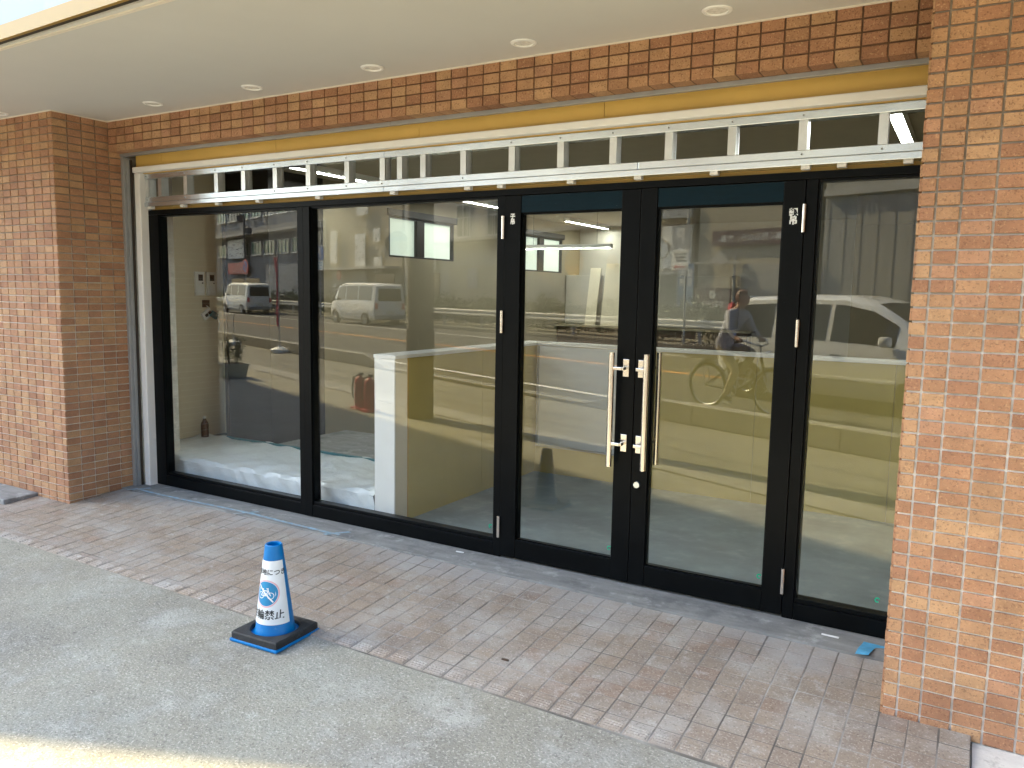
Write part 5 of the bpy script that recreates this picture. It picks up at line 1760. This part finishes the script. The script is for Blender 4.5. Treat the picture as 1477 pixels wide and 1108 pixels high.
# --- cream shop with gold discs (left door)
t = building('cream_shop', 'cream shop building with two round gold signs, mirrored in the left door', -21.7, -13.9, D0, 11, 9.5, 'bldg_cream')
for x in (-2.4, 0.4, 2.8):
    win(t, x, 6.6, 1.3, 1.3)
for sx, r in ((-17.84, 0.55), (-15.65, 0.28)):
    MB().disc((sx + 17.8, 0.15, 2.8), (0, 1, 0), r, 0.05, 28).build('round_sign', 'gold', t)
MB().box(-3.8, 3.8, 0.002, 0.5, 4.1, 4.25).build('cornice', 'bldg_light', t)
panel(t, -2.2, 1.2, 3.0, 2.2, 'shutter', 0.002, 0.06, 'shutter')
panel(t, 1.6, 1.5, 2.6, 1.8, 'bldg_light', 0.002, 0.06, 'white_hoarding')
# --- optician with a big pair of glasses (right door, left edge)
t = building('optician_shop', 'narrow shop with giant spectacles on a white board, mirrored in the right door', -13.7, -11.75, D0, 11, 8.5, 'bldg_brown')
panel(t, 0.0, 3.25, 1.75, 1.5, 'sign_face', 0.05, 0.15)
for x in (-0.42, 0.42):
    MB().ring((x, 0.17, 3.2), (0, 1, 0), 0.33, 0.03, 28, 6).build('spectacle_rim', 'bldg_brown', t, True)
MB().tube([(-0.10, 0.17, 3.25), (0, 0.17, 3.32), (0.10, 0.17, 3.25)], 0.03, 6).build('spectacle_bridge', 'bldg_brown', t)
p = panel(t, 0.0, 4.55, 1.7, 0.55, 'sign_grey', 0.05, 0.12)
words(p, '大', 0.42, -0.35, 0.12, 4.52, 'line_white', 0.01)
panel(t, 0, 1.2, 1.6, 2.2, 'win_dark', 0.002, 0.06, 'shop_window')
MB().box(-0.8, 0.2, 0.07, 0.12, 2.32, 2.37).build('light_strip', 'line_white', t)
# --- purchase shop with banner (right door)
t = building('purchase_shop', 'cream shop with a long dark lettered banner, mirrored in the right door', -11.6, -7.05, D0, 11, 9.0, 'bldg_cream')
cx = 9.325
p = panel(t, -9.55 + cx, 3.47, 2.85, 0.50, 'sign_purple', 0.05, 0.09, 'banner')
words(p, '高く売るなら、大吉。', 0.27, -9.55 + cx, 0.09, 3.46, 'line_white', 0.004, spacing=0.97)
m = MB()
m.prism([(-2.2, 2.70), (-1.55, 2.70), (-1.15, 3.08), (-0.75, 2.70), (-0.3, 2.70), (-0.3, 2.62), (-2.2, 2.62)], 'y', 0.25, 0.30)
m.build('gable_awning', 'bldg_light', t)
p = panel(t, -10.75 + cx, 1.42, 1.75, 0.78, 'sign_purple', 0.05, 0.10, 'shop_sign')
words(p, '買取大吉', 0.25, -10.85 + cx, 0.10, 1.24, 'line_white', 0.004)
for k in range(6):
    a = k * math.pi / 3
    MB().disc((-10.85 + cx + 0.10 * math.cos(a), 0.101, 1.60 + 0.10 * math.sin(a)), (0, 1, 0), 0.055, 0.005, 14).build('emblem_petal', 'line_white', p)
m = MB()
for k in range(9):
    MB().box(-9.9 + cx, -7.5 + cx, 0.002, 0.05 + 0.006 * (k % 2), 0.1 + 0.28 * k, 0.37 + 0.28 * k).build('shutter_slat', 'shutter', t)
for x in (-9.95, -7.45):
    MB().cyl((x + cx, 0.15, 0), (x + cx, 0.15, 2.95), 0.055, n=12).build('downpipe', 'bldg_light', t)
win(t, 0.4, 6.3, 1.5, 1.3)
win(t, -1.4, 6.3, 1.0, 1.3)
t = street_thing('vertical_banner', 'blue vertical banner with white characters and a small portrait, mirrored in the right door', 'banner', -11.62, 20.0, 0)
MB().cyl((-0.36, 0, 0), (-0.36, 0, 2.75), 0.02, n=8).build('pole', 'galvanised', t)
MB().box(-0.34, 0.34, -0.008, 0.008, 1.05, 2.62).build('cloth', 'banner_blue', t)
words(t, '大\n吉', 0.30, -0.15, 0.009, 2.12, 'line_white', 0.006)
words(t, '買\n取', 0.30, 0.16, 0.009, 2.12, 'line_white', 0.006)
MB().box(-0.17, 0.17, 0.0085, 0.011, 1.72, 1.76).build('small_print', 'line_white', t)
m = MB()
m.disc((0, 0.0085, 1.52), (0, 1, 0), 0.085, 0.004, 18)
m.build('portrait_face', 'skin', t)
MB().prism([(-0.22, 1.10), (0.22, 1.10), (0.17, 1.32), (0.06, 1.42), (-0.06, 1.42), (-0.17, 1.32)], 'y', 0.0085, 0.012).build('portrait_coat', 'print_black', t)
# --- tall tiled block (right window) and its neighbours
t = building('tiled_block', 'tall pale grey tiled apartment block, mirrored in the right window', -6.9, 6.0, D0, 13, 16, 'bldg_tile')
for j in range(4):
    for i in range(5):
        win(t, -4.6 + i * 2.5, 6.6 + j * 2.7, 1.3, 1.3)
for i in range(26):
    MB().box(-6.3 + i * 0.5, -6.27 + i * 0.5, 0.001, 0.008, 0.2, 5.4).build('joint_line', 'bldg_grey', t)
MB().box(-6.45, 6.45, 0.002, 0.12, 4.55, 4.75).build('string_course', 'bldg_light', t)
panel(t, 4.2, 1.3, 3.2, 2.5, 'shutter', 0.0095, 0.07, 'shutter')
t = building('brick_shop', 'low brown shop farther along the opposite side', 6.2, 18.0, D0, 11, 8, 'bldg_brown')
for i in range(4):
    win(t, -4.2 + i * 2.8, 5.4, 1.6, 1.4)
panel(t, 0, 1.4, 9.0, 2.4, 'win_dark', 0.002, 0.06, 'shop_window')
t = building('corner_building', 'pale building closing the opposite row on the right', 18.3, 42, D0, 12, 12, 'bldg_light')
for j in range(3):
    for i in range(8):
        win(t, -10 + i * 2.8, 3.8 + j * 2.9, 1.5, 1.3)
t = building('end_building', 'plain grey building closing the opposite row on the left', -110, -78.3, D0, 12, 12, 'bldg_beige')
for j in range(3):
    for i in range(8):
        win(t, -13 + i * 3.6, 3.8 + j * 2.9, 1.7, 1.3)

# tall neighbour on the shop's own side: its corner throws the shade that lies over the shop
nb = thing('apartment_block', 'tall apartment block left of the shop that shades the pavement', 'building', st(-24.0, -0.53, -0.15), ST_ANG)
MB().box(-13.2, 13.2, 0.0, 15.0, 0, 17.5).build('wall', 'bldg_neighbour', nb)
MB().box(-13.3, 13.2, -0.0005, 15.1, 17.501, 18.0).build('roof', 'roof_dark', nb)
for j in range(5):
    for i in range(7):
        x = -11 + i * 3.6
        z = 4.5 + j * 2.7
        w_ = MB().box(x - 0.85, x + 0.85, -0.02, -0.001, z - 0.65, z + 0.65).build('window', 'win_frame', nb)
        MB().box(x - 0.78, x + 0.78, -0.035, -0.021, z - 0.58, z + 0.58).build('pane', 'win_dark', w_)
